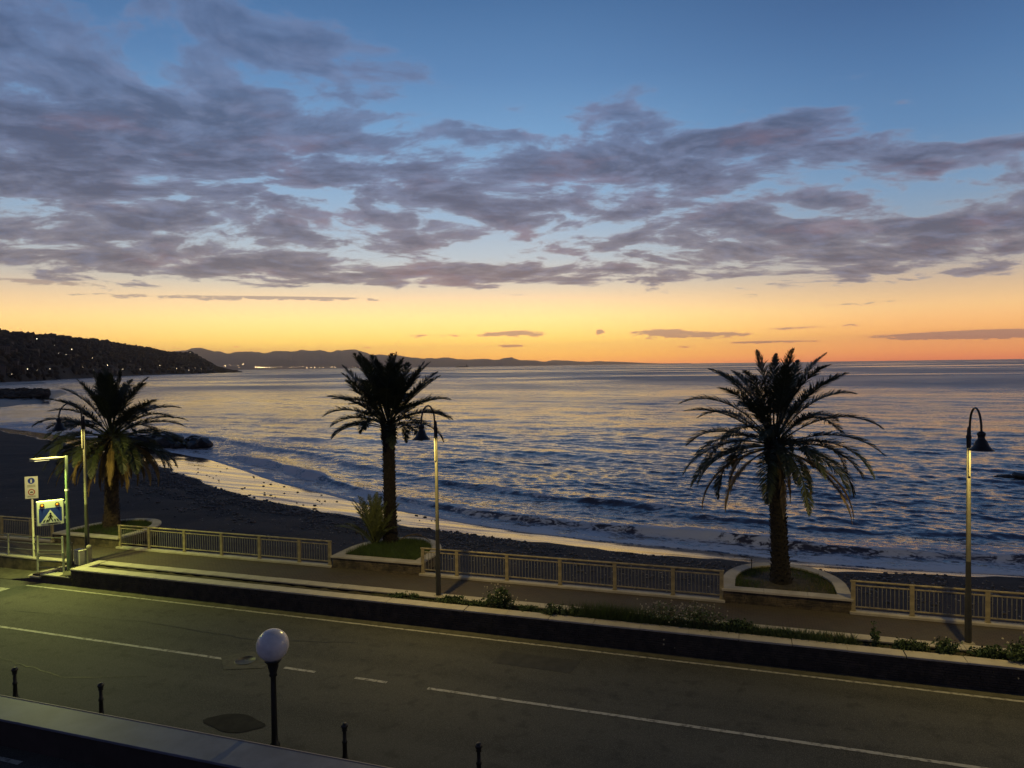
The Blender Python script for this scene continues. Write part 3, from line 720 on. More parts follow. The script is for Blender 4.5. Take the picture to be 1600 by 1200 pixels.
# ------------------------------------------------------------------ palms
UP = np.array([0, 0, 1.0])
def frond_mesh(phi0, droop, L, seed, m, leaf=.42, npair=62, dead=False, pw=1.5, wd=.030, bare=.25, vee=.28, spread=1.0):
    """one pinnate frond growing from the origin along +X"""
    rs = np.random.RandomState(seed); ns = 18; s = np.linspace(0, 1, ns+1)
    ph = np.radians(phi0-droop*s**pw); ph = np.maximum(ph, R(-97))
    yaw = rs.uniform(-.5, .5)*s**2; leaf = leaf*rs.uniform(.78, 1.12)
    st = L/ns
    dx = np.cos(ph)*np.cos(yaw); dy = np.cos(ph)*np.sin(yaw); dz = np.sin(ph)
    P = np.zeros((ns+1, 3)); P[1:, 0] = np.cumsum((dx[:-1]+dx[1:])/2)*st; P[1:, 1] = np.cumsum((dy[:-1]+dy[1:])/2)*st; P[1:, 2] = np.cumsum((dz[:-1]+dz[1:])/2)*st
    T = np.stack([dx, dy, dz], -1)
    F = []
    # rachis: triangular section
    S = np.cross(T, UP); S /= np.linalg.norm(S, axis=1)[:, None]+1e-6
    side_fix = np.stack([-np.sin(yaw), np.cos(yaw), yaw*0], -1); S = np.where((np.abs(T[:, 2]) > .97)[:, None], -side_fix, S)
    N = np.cross(S, T)
    w = .035*(1-s)**.8+.006
    A_ = P+S*w[:, None]; B_ = P-S*w[:, None]; C_ = P-N*w[:, None]*1.2
    for a, b2 in ((A_, B_), (B_, C_), (C_, A_)):
        F.append(np.stack([a[:-1], b2[:-1], b2[1:], a[1:]], 1))
    # leaflets
    t = bare+(1-bare)*(np.arange(npair)+rs.uniform(-.3, .3, npair))/npair; t = np.clip(t, bare, 1)
    for sg in (-1, 1):
        tt = np.clip(t+rs.uniform(-.006, .006, npair), 0, 1)
        p = np.stack([np.interp(tt, s, P[:, i]) for i in range(3)], -1)
        tg = np.stack([np.interp(tt, s, T[:, i]) for i in range(3)], -1)
        sd = np.stack([np.interp(tt, s, S[:, i]) for i in range(3)], -1); nn = np.cross(sd, tg)
        prof = np.clip(np.sin(np.pi*np.clip((tt-bare)/(1-bare)*.84+.15, 0, 1))**.7, .16, 1)
        ll = leaf*prof*rs.uniform(.8, 1.1, npair)
        ang = np.radians((30 if dead else 60)-32*tt+rs.uniform(-9, 9, npair))*spread
        ll = ll*np.where(rs.rand(npair) < .10, .45, 1)
        el = vee+rs.uniform(-.35, .35, npair)
        out = sd*sg*np.cos(el)[:, None]+nn*np.sin(el)[:, None]
        d = tg*np.cos(ang)[:, None]+out*np.sin(ang)[:, None]
        gr = (.75 if dead else .28)*rs.uniform(.5, 1.3, npair)
        mid = p+d*(ll*.55)[:, None]; d2 = d-UP*gr[:, None]; d2 /= np.linalg.norm(d2, axis=1)[:, None]
        tip = mid+d2*(ll*.45)[:, None]
        wv = np.cross(d, nn+rs.uniform(-.5, .5, (npair, 3))); wv /= np.linalg.norm(wv, axis=1)[:, None]+1e-6
        h = wd*(.6 if dead else 1)/2
        F.append(np.stack([p-wv*h*.5, p+wv*h*.5, mid+wv*h, mid-wv*h], 1))
        F.append(np.stack([mid-wv*h, mid+wv*h, tip+wv*.002, tip-wv*.002], 1))
    return tri_mesh('frond', m, np.concatenate(F, 0))
def trunk_mesh(h, rb, rt, lean, seed, flare=.25, bulge=.0):
    rs = np.random.RandomState(seed); n = 28; rows = int(h/.055); vs = []; fs = []
    for i in range(rows+1):
        z = h*i/rows; t = i/rows
        r = rt+(rb-rt)*math.exp(-z/ (h*.16))+flare*math.exp(-z/.22)*rb*.5+bulge*max(0, (t-.86)/.14)
        off = lean*(t**1.3)
        for k in range(n):
            a = 2*math.pi*k/n
            q = ((a/(2*math.pi))*11+(z/.115)*.5) % 1.0; q2 = ((a/(2*math.pi))*11-(z/.115)*.5) % 1.0
            sc = (abs(q-.5)+abs(q2-.5))                  # diamonds left by cut stalks
            rr_ = r*(1+.10*(sc-.5)+rs.uniform(-.018, .018))
            vs.append((off+rr_*math.cos(a), rr_*math.sin(a), z))
    for i in range(rows):
        for k in range(n): fs.append((i*n+k, i*n+(k+1) % n, (i+1)*n+(k+1) % n, (i+1)*n+k))
    return mesh_from('trunk', vs, fs, M['trunk'])
def stub_mesh(r, z0, z1, n, seed, ln=(.12, .26), lean=0):
    """cut leaf bases, pointing up and out"""
    rs = random.Random(seed); mb = MB()
    for i in range(n):
        a = i*2.39996; z = z0+(z1-z0)*i/n; l = rs.uniform(*ln); ti = rs.uniform(.35, .75)
        c = Vector((lean+r*.82*math.cos(a), r*.82*math.sin(a), z)); d = Vector((math.cos(a)*math.sin(ti), math.sin(a)*math.sin(ti), math.cos(ti)))
        s = Vector((-math.sin(a), math.cos(a), 0)); w = rs.uniform(.035, .06); q = d.cross(s)*.02
        e = c+d*l
        mb.add([c-s*w-q, c+s*w-q, c+s*w+q, c-s*w+q, e-s*w*.5-q*.5, e+s*w*.5-q*.5, e+s*w*.5+q*.5, e-s*w*.5+q*.5], [(0, 1, 5, 4), (1, 2, 6, 5), (2, 3, 7, 6), (3, 0, 4, 7), (4, 5, 6, 7)])
    return mb.mesh('cut_stalks', M['trunk'])
def palm(loc, label, h, rb, rt, lean, rings, seed, fpar={}, bulge=.06, lit_bark=False):
    o = empty('palm_tree', loc, label=label, category='palm tree', group='palms along the promenade')
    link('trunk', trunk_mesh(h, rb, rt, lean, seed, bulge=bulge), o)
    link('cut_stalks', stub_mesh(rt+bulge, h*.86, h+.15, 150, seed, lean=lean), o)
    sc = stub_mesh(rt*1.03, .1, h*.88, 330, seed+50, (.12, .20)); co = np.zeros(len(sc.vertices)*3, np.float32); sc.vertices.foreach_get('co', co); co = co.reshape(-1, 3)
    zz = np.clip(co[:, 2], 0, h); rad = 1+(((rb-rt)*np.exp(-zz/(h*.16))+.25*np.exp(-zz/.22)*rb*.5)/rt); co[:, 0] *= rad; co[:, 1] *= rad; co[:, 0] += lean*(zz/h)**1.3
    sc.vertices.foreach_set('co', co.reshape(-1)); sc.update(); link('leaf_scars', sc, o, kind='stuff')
    if lit_bark:  # swap in the bark with the lamp glow in its colour
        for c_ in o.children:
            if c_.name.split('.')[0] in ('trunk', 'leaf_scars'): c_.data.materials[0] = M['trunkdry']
    rs = random.Random(seed); k = 0
    for (cnt, p0, p1, d0, d1, l0, l1, mk, zo, ro, kw) in rings:
        ph0 = rs.uniform(0, 6.28)
        for i in range(cnt):
            kk = dict(fpar); kk.update(kw)
            a = ph0+2*math.pi*i/cnt+rs.uniform(-.5, .5)*2*math.pi/cnt*.8; k += 1
            ph = rs.uniform(p0, p1); dr = rs.uniform(d0, d1)
            me = frond_mesh(ph, dr, rs.uniform(l0, l1), seed*1000+k, M[mk], dead=(mk == 'leafd'), **kk)
            link('frond', me, o, (lean+math.cos(a)*ro, math.sin(a)*ro, h+zo+rs.uniform(-.08, .08)), (0, 0, a))
    return o
palm((1.07, 27.85, .42), 'tall palm with the widest, most open crown, in the right planter', 5.15, .37, .265, -.22, [
    (3, 74, 86, 8, 34, 3.0, 3.5, 'leaf', .35, .05, {}), (7, 62, 76, 25, 62, 3.1, 3.7, 'leaf', .3, .10, {}), (8, 46, 64, 40, 82, 3.4, 3.9, 'leaf', .2, .13, {}),
    (9, 28, 46, 52, 90, 3.4, 4.0, 'leaf', .08, .18, {}), (11, 8, 26, 60, 95, 3.5, 4.1, 'leaf', 0, .22, {}), (11, -10, 8, 66, 90, 3.1, 3.8, 'leaf', -.08, .25, {}),
    (8, -24, -8, 62, 78, 2.9, 4.0, 'leafd', -.18, .27, {})], 3, dict(npair=128, leaf=.58, wd=.032))
palm((-15.75, 29.1, .42), 'palm with an upswept bushy crown and a thick bare trunk, in the middle planter', 5.55, .34, .265, -.02, [
    (4, 74, 88, 4, 20, 2.7, 3.1, 'leaf', .4, .06, {}), (12, 56, 74, 4, 30, 2.9, 3.4, 'leaf', .35, .14, {}), (13, 44, 60, 8, 38, 2.8, 3.2, 'leaf', .25, .2, {}),
    (10, 34, 48, 30, 58, 2.5, 2.95, 'leaf', .12, .22, {}), (8, 22, 34, 55, 80, 2.5, 3.0, 'leaf', .02, .24, {}), (7, 8, 20, 65, 95, 2.3, 2.8, 'leaf', -.08, .26, {})],
    7, dict(npair=92, leaf=.58, wd=.040, spread=1.1, vee=.35))
palm((-31.6, 28.3, .42), 'palm with a skirt of hanging golden dead fronds, in the leftmost planter', 4.75, .42, .31, .15, [
    (5, 76, 88, 4, 22, 3.0, 3.4, 'leaf', .35, .04, {}), (9, 60, 76, 18, 50, 3.1, 3.6, 'leaf', .3, .1, {}), (11, 42, 58, 36, 70, 3.3, 3.8, 'leaf', .2, .15, {}),
    (11, 22, 40, 45, 82, 3.4, 3.95, 'leaf', .08, .2, {}), (12, 5, 20, 50, 80, 3.4, 3.8, 'leaf', 0, .24, {}), (13, -12, 2, 62, 84, 3.0, 3.5, 'leaf', -.1, .28, {}), (16, -32, -12, 50, 72, 2.8, 3.4, 'leafd', -.15, .3, {}),
    (14, -55, -32, 35, 50, 2.3, 2.9, 'leafd', -.25, .31, {})], 11, dict(npair=116, leaf=.62, wd=.038), lit_bark=True)
# young palm at the foot of the middle one
def young_palm():
    o = empty('young_palm', (-16.35, 28.75, .42), label='young bushy palm without a trunk, growing against the middle palm', category='young palm')
    rs = random.Random(5); k = 0
    for cnt, p0, p1, d0, d1, l0, l1 in ((12, 72, 88, 8, 26, 2.0, 2.5), (12, 56, 74, 15, 40, 1.9, 2.5), (9, 42, 56, 30, 55, 1.6, 2.2)):
        for i in range(cnt):
            a = 2*math.pi*(i+rs.random())/cnt; k += 1
            link('frond', frond_mesh(rs.uniform(p0, p1), rs.uniform(d0, d1), rs.uniform(l0, l1), 900+k, M['leafs'], leaf=.42, npair=52, wd=.028, bare=.2), o, (0, 0, 0), (0, 0, a))
    b = MB(); b.lathe([(.16, -.05), (.18, .15), (.13, .35), (.05, .5)], (0, 0, 0), 10); b.obj('stump', M['trunk'], o)
young_palm()
# dry cut fronds lying on the planter rim
for (x, y, z, a, ph, L, lab) in ((-17.3, 29.35, .45, 2.6, 55, 1.1, 'dry brown cut frond stuck up at the left rim of the middle planter'),
                                 (-15.5, 29.4, .5, .15, 48, 1.7, 'dry orange-brown cut frond arching right of the middle palm trunk')):
    link('dry_frond', frond_mesh(ph, 95, L, int(L*50), M['leafd'], leaf=.34, npair=34, dead=True, wd=.05, pw=1.0), None, (x, y, z), (0, 0, a), label=lab, category='dry frond')

# ------------------------------------------------------------------ promenade lamps
def lamp_post(x, y, label, power, lit=(1.0, .74, .23)):
    o = empty('street_lamp', (x, y, 0), label=label, category='street lamp', group='bell-shaded promenade lamps')
    b = MB(); b.lathe([(.20, -.1), (.20, .10), (.17, .16), (.12, .17), (.0, .17)], (0, 0, 0), 12); b.obj('footing', M['concrete'], o)
    b = MB(); b.lathe([(.068, 2.6), (.058, 5.0), (.055, 6.0)], (0, 0, 0), 14); b.obj('pole', M['pole'], o)
    b = MB(); b.lathe([(.095, .12), (.095, 1.5), (.082, 1.56), (.070, 2.6)], (0, 0, 0), 14); b.obj('pole_base', M['poled'], o)  # lower section, its dimness put into the colour
    b = MB(); b.lathe([(.058, 5.98), (.062, 6.0), (.062, 6.25), (.075, 6.28), (.075, 6.34), (.05, 6.38), (.05, 6.52), (.03, 6.6), (0, 6.62)], (0, 0, 0), 12)
    b.tube([(0, -.06, 5.98), (0, -.01, 6.02)], .02, 6); b.obj('pole_top', M['black'], o)
    pts = [(0, -.10, 5.35), (0, -.10, 6.1)]+[(0, -.10-.55*(1-math.cos(t)), 6.62+.58*math.sin(t)) for t in np.linspace(0, math.pi, 15)]+[(0, -1.20, 6.45)]
    low = MB(); low.tube([(0, -.10, 5.15), (0, -.10, 6.0)], .032, 8); low.tube([(0, -.03, 5.2), (0, -.11, 5.2)], .028, 6); low.obj('arm_foot', M['pole'], o)
    b = MB(); b.tube([(0, -.10, 5.98)]+pts[1:], .030, 10); b.tube([(0, 0, 6.3), (0, -.1, 6.3)], .022, 6); b.obj('arm', M['black'], o)
    prof = [(.0, 6.58), (.05, 6.58), (.10, 6.54), (.115, 6.50), (.095, 6.46), (.085, 6.40), (.10, 6.36), (.14, 6.32), (.17, 6.24), (.20, 6.17), (.25, 6.11), (.33, 6.05)]
    inner = [(.325, 6.045), (.24, 6.10), (.19, 6.15), (.16, 6.22), (.13, 6.30), (.0, 6.34)]
    b = MB(); b.lathe(prof+inner, (0, -1.20, 0), 20); b.obj('shade', M['black'], o)
    b = MB(); b.lathe([(0, 6.135), (.03, 6.14), (.055, 6.17), (.055, 6.22), (.03, 6.27), (0, 6.28)], (0, -1.20, 0), 10); lens = b.obj('bulb', M['lamp'], o)
    ld = bpy.data.lights.new('lamp_light', 'POINT'); ld.energy = power; ld.color = lit; ld.shadow_soft_size = .05
    lo = bpy.data.objects.new('lamp_light', ld); COL.objects.link(lo); lo.parent = o; lo.location = (0, -1.20, 6.10)
    return o
LP = 620
lamp_post(-45.6, 23.9, 'bell-shaded lamp beyond the left edge, past the landing', LP*1.1, (1.0, .86, .25))
lamp_post(-28.42, 24.12, 'bell-shaded lamp in front of the leftmost palm, beside the crossing sign', LP*.85, (1.0, .84, .26))
lamp_post(-10.92, 23.75, 'bell-shaded lamp just right of the middle palm, standing in the planted strip', LP)
lamp_post(6.15, 24.15, 'bell-shaded lamp at the right, between the rightmost railing and the planted strip', LP*.8)
lamp_post(23.3, 24.0, 'bell-shaded lamp beyond the right edge, past the last planter', LP)

# ------------------------------------------------------------------ crossing sign, lamp arm, rails, cabinets
def box_obj(name, x0, x1, y0, y1, z0, z1, m, parent, Mx=None, b=.0, **k):
    mb = MB(); mb.box(x0, x1, y0, y1, z0, z1, Mx, b=b); return mb.obj(name, m, parent, **k)
gp = empty('crossing_lamp_post', (-28.42, 23.2, -.15), label='green post with a slim street light on top, holding up the crossing sign', category='lamp post')
b = MB(); b.lathe([(.09, 0), (.09, 1.0), (.075, 1.05), (.065, 3.9), (.07, 5.06), (0, 5.08)], (0, 0, 0), 14); b.obj('pole', M['green'], gp)
b = MB(); b.lathe([(.085, 3.52), (.085, 3.6)], (0, 0, 0), 14); b.obj('collar', M['white'], gp)
hd = Vector((-.30, -.95, 0)).normalized(); sd = Vector((hd.y, -hd.x, 0))
b = MB(); vs = []; n = 9
for i in range(n):
    t = i/(n-1); c = hd*(.05+1.35*t)+Vector((0, 0, 5.0+.02*t)); w_ = .04+.085*math.sin(min(1, max(0, (t-.15)/.85))*math.pi)**.7*(t > .15); h_ = .035+.03*(t > .2)
    for a_ in range(8):
        an = a_*math.pi/4; vs.append(c+sd*w_*math.cos(an)+Vector((0, 0, h_*math.sin(an))))
fs = [(i*8+k, i*8+(k+1) % 8, (i+1)*8+(k+1) % 8, (i+1)*8+k) for i in range(n-1) for k in range(8)]+[tuple(range(8))[::-1], tuple(range((n-1)*8, n*8))]
b.add(vs, fs, True); b.obj('lamp_head', M['cab'], gp)
b = MB(); c = hd*.95+Vector((0, 0, 4.950)); b.add([c+hd*.28+sd*.09, c+hd*.28-sd*.09, c-hd*.28-sd*.09, c-hd*.28+sd*.09], [(0, 1, 2, 3)]); b.obj('light_panel', M['panel'], gp)
ld = bpy.data.lights.new('crossing_light', 'SPOT'); ld.energy = 1050; ld.color = (.90, 1.0, .22); ld.spot_size = R(150); ld.spot_blend = .6; ld.shadow_soft_size = .08
lo = bpy.data.objects.new('crossing_light', ld); COL.objects.link(lo); lo.parent = gp; lo.location = tuple(c-Vector((0, 0, .05))); lo.rotation_euler = (R(-12), R(-14), 0)

# sign box: local x from the pole outwards, z up, facing -y local
d = Vector((-.65, -.955, 0)).normalized()
sg = empty('crossing_sign', (-28.42+d.x*.08, 23.2+d.y*.08, 2.0), math.atan2(d.y, d.x)+math.pi, label='square blue pedestrian crossing sign with two amber lights on the green post', category='road sign')
# local +x points back to the pole; panel spans x -1.05..-0.05 ; the face looks along -y
box_obj('sign_box', -1.06, -.05, 0, .16, -.06, 1.02, M['white'], sg, b=.03)
def flat(name, pts, y, m, parent): mb = MB(); mb.add([(x, y, z) for x, z in pts], [tuple(range(len(pts)))]); return mb.obj(name, m, parent)
flat('blue_field', [(-.97, .10), (-.14, .10), (-.14, .70), (-.97, .70)], -.004, M['blue'], sg)
flat('triangle', [(-.93, .05), (-.18, .05), (-.555, .62)], -.008, M['white'], sg)
blk = M['black']
for x0, sl in ((-.84, .10), (-.72, .06), (-.40, -.06), (-.29, -.10)):
    flat('zebra_bar', [(x0, .10), (x0+.05, .10), (x0+.05+sl*.6, .20), (x0+sl*.6, .20)], -.012, blk, sg)
fig = MB()
def stroke(p, q, w):
    dx, dz = q[0]-p[0], q[1]-p[1]; L = math.hypot(dx, dz); nx, nz = -dz/L*w/2, dx/L*w/2
    fig.add([(p[0]-nx, 0, p[1]-nz), (q[0]-nx, 0, q[1]-nz), (q[0]+nx, 0, q[1]+nz), (p[0]+nx, 0, p[1]+nz)], [(0, 1, 2, 3)])
stroke((-.555, .40), (-.555, .26), .075); stroke((-.565, .27), (-.64, .11), .035); stroke((-.545, .27), (-.47, .11), .035); stroke((-.58, .38), (-.64, .28), .028); stroke((-.53, .38), (-.47, .29), .028)
fig.add([(-.555+.036*math.cos(a*math.pi/5), 0, .455+.036*math.sin(a*math.pi/5)) for a in range(10)], [tuple(range(10))])
fig.v = [(x, -.012-.0005*i/60, z) for i, (x, y, z) in enumerate(fig.v)]; fig.obj('walking_figure', blk, sg)
flat('maker_strip', [(-.66, -.015), (-.30, -.015), (-.30, .03), (-.66, .03)], -.004, blk, sg)
for x in (-.85, -.30):
    b = MB(); b.add(*[[(x+.075*math.cos(a*math.pi/8), 0, .83+.075*math.sin(a*math.pi/8)) for a in range(16)]+[(x, -.05, .83)], [(a, (a+1) % 16, 16) for a in range(16)]], True); b.obj('warning_light', M['amber'], sg)
    b = MB(); b.tube([(x, .0, .83), (x, -.02, .83)], .085, 16); b.obj('light_rim', M['black'], sg)
for z in (.15, .80): box_obj('bracket', -.06, .02, .03, .10, z, z+.10, M['white'], sg)
# two-plate sign on its own post
sp_ = empty('footpath_sign', (-31.38, 23.84, .05), R(38), label='tall cream sign board with a blue disc above a red-ringed disc, on a thin post', category='road sign')
b = MB(); b.lathe([(.045, 0), (.045, 3.3), (0, 3.31)], (0, .05, 0), 10); b.obj('post', M['cab'], sp_)
box_obj('board', -.26, .26, -.02, .0, 2.72, 3.74, M['white'], sp_, b=.004)
def disc(name, r, x, z, y, m, parent, n=20, r0=0):
    mb = MB()
    if r0: mb.add([(x+q*math.cos(a*2*math.pi/n), y, z+q*math.sin(a*2*math.pi/n)) for q in (r0, r) for a in range(n)], [(a, (a+1) % n, n+(a+1) % n, n+a) for a in range(n)])
    else: mb.add([(x+r*math.cos(a*2*math.pi/n), y, z+r*math.sin(a*2*math.pi/n)) for a in range(n)], [tuple(range(n))])
    return mb.obj(name, m, parent)
disc('blue_disc', .14, 0, 3.54, -.024, M['blue'], sp_); disc('red_ring', .14, 0, 3.02, -.024, M['redp'], sp_, r0=.105)
flat('pedestrian_symbol', [(-.03, 3.45), (.03, 3.45), (.035, 3.56), (0, 3.64), (-.035, 3.56)], -.028, M['white'], sp_)
flat('bicycle_symbol', [(-.07, 2.99), (.07, 2.99), (.05, 3.04), (-.02, 3.05)], -.026, blk, sp_)
for z in (3.34, 3.30, 3.26, 2.84, 2.80): flat('text_line', [(-.16, z-.008), (.16, z-.008), (.16, z+.008), (-.16, z+.008)], -.024, M['pole'], sp_)

def steel_rail(posts, zs, label, zb=0):
    o = empty('steel_handrail', (*posts[0], zb), label=label, category='handrail')
    for (x, y) in posts:
        b = MB(); b.lathe([(.075, 0), (.075, .02), (.048, .03), (.048, .97), (.035, 1.0), (0, 1.005)], (x-posts[0][0], y-posts[0][1], 0), 12); b.obj('post', M['steel'], o)
    for (p, q) in zip(posts[:-1], posts[1:]):
        for z in zs:
            b = MB(); b.tube([(p[0]-posts[0][0], p[1]-posts[0][1], z), (q[0]-posts[0][0], q[1]-posts[0][1], z)], .024, 8); b.obj('rail', M['steel'], o)
    return o
steel_rail([(-38.2, 23.84), (-36.4, 23.84), (-34.7, 23.84), (-32.97, 23.84), (-31.15, 23.88), (-29.9, 24.1)], (.92, .62, .32), 'long steel tube handrail on the kerb wall behind the landing', .05)
steel_rail([(-29.9, 22.9), (-28.62, 23.1)], (.90, .60, .32), 'short steel tube handrail nearest the road, at the foot of the ramp', -.36)
# service cabinets
cb = empty('utility_cabinet', (-28.55, 23.72, -.02), R(-10), label='pale narrow utility cabinet on the landing, nearer the lamp pole', category='cabinet')
box_obj('body', -.02, .42, -.15, .15, 0, .62, M['cab'], cb, b=.02); box_obj('lid', -.04, .44, -.17, .17, .62, .68, M['cab'], cb, b=.02); box_obj('door', .0, .16, -.165, -.15, .05, .58, M['cab'], cb)
cb = empty('service_pillar', (-28.95, 23.66, -.04), label='pale slim service pillar left of the utility cabinet', category='pillar')
b = MB(); b.lathe([(.11, 0), (.11, .60), (.09, .66), (0, .68)], (0, 0, 0), 14); b.obj('body', M['cab'], cb)
b = MB(); b.lathe([(.025, .0), (.025, .92), (.035, .93), (.03, 1.0), (0, 1.01)], (.19, -.02, 0), 8); b.obj('pipe', M['steel'], cb)
b = MB(); b.lathe([(.10, 0), (.10, .70), (.11, .72), (.09, .84), (0, .87)], (-27.95, 23.80, 0), 14); b.obj('concrete_bollard', M['concrete'], label='stubby concrete bollard between the cabinet and the lamp pole', category='bollard')
b = MB(); b.tube([(.05, 29.0, .5), (.05, 29.0, .95)], .02, 6); b.obj('metal_stake', M['black'], label='thin dark metal stake on the rear rim of the right planter', category='stake')

# ------------------------------------------------------------------ near side: globe lamp, bollards, low wall
gl = empty('globe_lamp', (-11.0, 14.3, ROAD), label='white opal globe lamp on a black post at the near roadside', category='globe lamp')
b = MB(); b.lathe([(.13, 0), (.13, .06), (.085, .12), (.075, .3), (.066, 1.6), (.066, 1.72), (.10, 1.76), (.085, 1.82), (.13, 1.98), (.13, 2.04), (.20, 2.12), (.22, 2.16), (0, 2.17)], (0, 0, 0), 14); b.obj('post', M['black'], gl)
b = MB(); rr_ = .385; b.lathe([(rr_*math.sin(t), 2.50-rr_*math.cos(t)) for t in np.linspace(.02, math.pi-.001, 25)], (0, 0, 0), 32); b.obj('globe', M['globe'], gl)
def bollard(x, y, label):
    o = empty('iron_bollard', (x, y, ROAD), label=label, category='bollard', group='black iron bollards along the near roadside')
    b = MB(); b.lathe([(.10, 0), (.10, .05), (.07, .10), (.055, .2), (.05, .45), (.065, .47), (.065, .50), (.045, .53), (.042, .74)], (0, 0, 0), 12); b.obj('shaft', M['black'], o)
    b = MB(); b.lathe([(.045, .74), (.07, .76), (.05, .79), (.085, .85), (.085, .88), (.05, .93), (0, .94)], (0, 0, 0), 12); b.obj('finial', M['black'], o)
bollard(-19.56, 14.2, 'black iron bollard farthest left of the near row'); bollard(-16.35, 14.15, 'second black iron bollard from the left, behind the blue-topped low wall')
bollard(-8.98, 14.2, 'black iron bollard just right of the globe lamp'); bollard(-5.67, 14.3, 'rightmost black iron bollard, clear of the low wall')
lw = empty('low_wall', (-12, 12.7, ROAD), label='broad low wall with a blue-grey top along the near pavement', category='wall')
box_obj('plinth', -28, 12.5, -.36, .40, 0, .66, M['walldark'], lw)
box_obj('top', -28, 12.5, -.44, .455, .66, .72, M['wallblue'], lw, b=.012)
box_obj('edging', -28, 12.5, .456, .49, .65, .735, M['edge'], lw, b=.008)

# ------------------------------------------------------------------ plants in the strip
def leafy(name, x, y, z, w, h, n, m, seed, label, cat='plant', flowers=0, hang=0.0, group=None, leaf=.07, stems=14):
    h *= 1.2; n = int(n*1.4)
    rs = np.random.RandomState(seed); o = empty(name, (x, y, z), label=label, category=cat, group=group)
    # stems curve up and out, leaves sit along them
    P = []; S = []
    tips = []
    for i in range(stems):
        a = rs.rand()*6.28; rad = rs.rand()**.6; tx, ty = math.cos(a)*rad*w/2, math.sin(a)*rad*.26*(1+hang); 
        if hang and rs.rand() < .45: ty = -abs(ty)-hang*rs.rand()*.3
        hh = h*(1-.55*rad**2)*rs.uniform(.6, 1.1); bx = tx*.35
        end = np.array([tx, ty, hh if not (hang and ty < -.4) else hh*.2-hang*rs.rand()*.5]); st = np.array([bx, ty*.2, 0]); mid = (st+end)/2+np.array([0, 0, hh*.25])
        tips.append((st, mid, end))
        q = .006
        for u, v in ((st, mid), (mid, end)):
            S.append([u+[q, 0, 0], u-[q, 0, 0], v-[q, 0, 0], v+[q, 0, 0]])
    tips = np.array(tips)
    k = rs.randint(0, stems, n); t = rs.rand(n)**.7
    st, mi, en = tips[k, 0], tips[k, 1], tips[k, 2]
    c = ((1-t)**2)[:, None]*st+(2*t*(1-t))[:, None]*mi+(t**2)[:, None]*en+rs.normal(0, 1, (n, 3))*[w*.07, .05, h*.08]
    c[:, 2] = np.where((c[:, 1] > -.25) & (c[:, 2] < .02), .02+rs.rand(n)*.05, c[:, 2])
    u = rs.normal(size=(n, 3)); u /= np.linalg.norm(u, axis=1)[:, None]; v = np.cross(u, rs.normal(size=(n, 3))); v /= np.linalg.norm(v, axis=1)[:, None]
    l = leaf*rs.uniform(.6, 1.3, n)[:, None]
    link('leaves', tri_mesh('leaves', m, np.stack([c-u*l, c-v*l*.4, c+u*l, c+v*l*.4], 1)), o)
    link('stems', tri_mesh('stems', M['dryweed'] if flowers else m, np.array(S)), o)
    if flowers:
        kk = rs.randint(0, stems, flowers); fc = tips[kk, 2]+rs.normal(0, 1, (flowers, 3))*[w*.14, .12, h*.16]+[0, 0, h*.12]
        F = []
        for c_ in fc:
            r = rs.uniform(.012, .026); a0 = rs.rand()*6; nx = np.array([rs.uniform(-.4, .4), -1, rs.uniform(.2, 1)]); nx /= np.linalg.norm(nx); e1 = np.cross(nx, [1, 0, 0]); e1 /= np.linalg.norm(e1); e2 = np.cross(nx, e1)
            for j in range(4):
                a = a0+j*1.571; F.append([c_, c_+(e1*math.cos(a-.5)+e2*math.sin(a-.5))*r, c_+(e1*math.cos(a)+e2*math.sin(a))*r*1.3, c_+(e1*math.cos(a+.5)+e2*math.sin(a+.5))*r])
        link('flowers', tri_mesh('flowers', M['petal'], np.array(F)), o, kind='stuff')
    return o
ys = 23.28
leafy('weed_tuft', -12.3, ys, .04, .9, .22, 260, M['weed'], 1, 'small weed tuft left of the middle lamp footing', stems=20, leaf=.05)
leafy('weed_tuft', -11.7, ys, .04, .5, .26, 160, M['weed'], 2, 'small upright weed nearest the left of the middle lamp footing', stems=12, leaf=.05)
leafy('low_shrub', -10.1, ys, .04, 1.3, .26, 900, M['weed'], 3, 'low dense shrub just right of the middle lamp footing', 'shrub', stems=30, leaf=.055)
leafy('low_shrub', -9.2, ys, .04, .9, .20, 500, M['weed'], 4, 'flat green shrub between the footing shrub and the tall flowering bush', 'shrub', stems=24, leaf=.05)
leafy('flowering_bush', -8.35, ys, .04, 1.1, .62, 1100, M['weed'], 5, 'rounded bush with small yellow-white flowers right of the middle lamp', 'bush', flowers=70, stems=50, leaf=.06)
leafy('low_shrub', -7.3, ys, .04, 1.0, .22, 600, M['weed'], 6, 'low green shrub just right of the rounded flowering bush', 'shrub', stems=24, leaf=.05)
leafy('low_shrub', -6.3, ys-.08, .04, .9, .34, 600, M['weed'], 7, 'spiky grey-green shrub leaning over the front coping', 'shrub', stems=24, leaf=.055, hang=.4)
leafy('low_shrub', -5.6, ys, .04, .6, .30, 400, M['weed'], 8, 'small dark shrub left of the long grass clump', 'shrub', stems=20, leaf=.05)
rs = np.random.RandomState(8)
P = np.stack([rs.normal(-4.35, .75, 5200), rs.uniform(23.02, 23.54, 5200), np.full(5200, .04)], -1)
link('grass_clump', tri_mesh('grass_clump', M['grass'], blades(P, .22, .62, .018, .7, 9)), label='long green grass clump in the planted strip left of the white-flowered plants', category='grass', kind='stuff')
leafy('flowering_plant', -2.65, ys, .04, 1.5, .62, 700, M['weed'], 10, 'airy plant with many white flowers hanging over the wall, left of the pair', 'plant', flowers=80, hang=1.0, stems=60, leaf=.045)
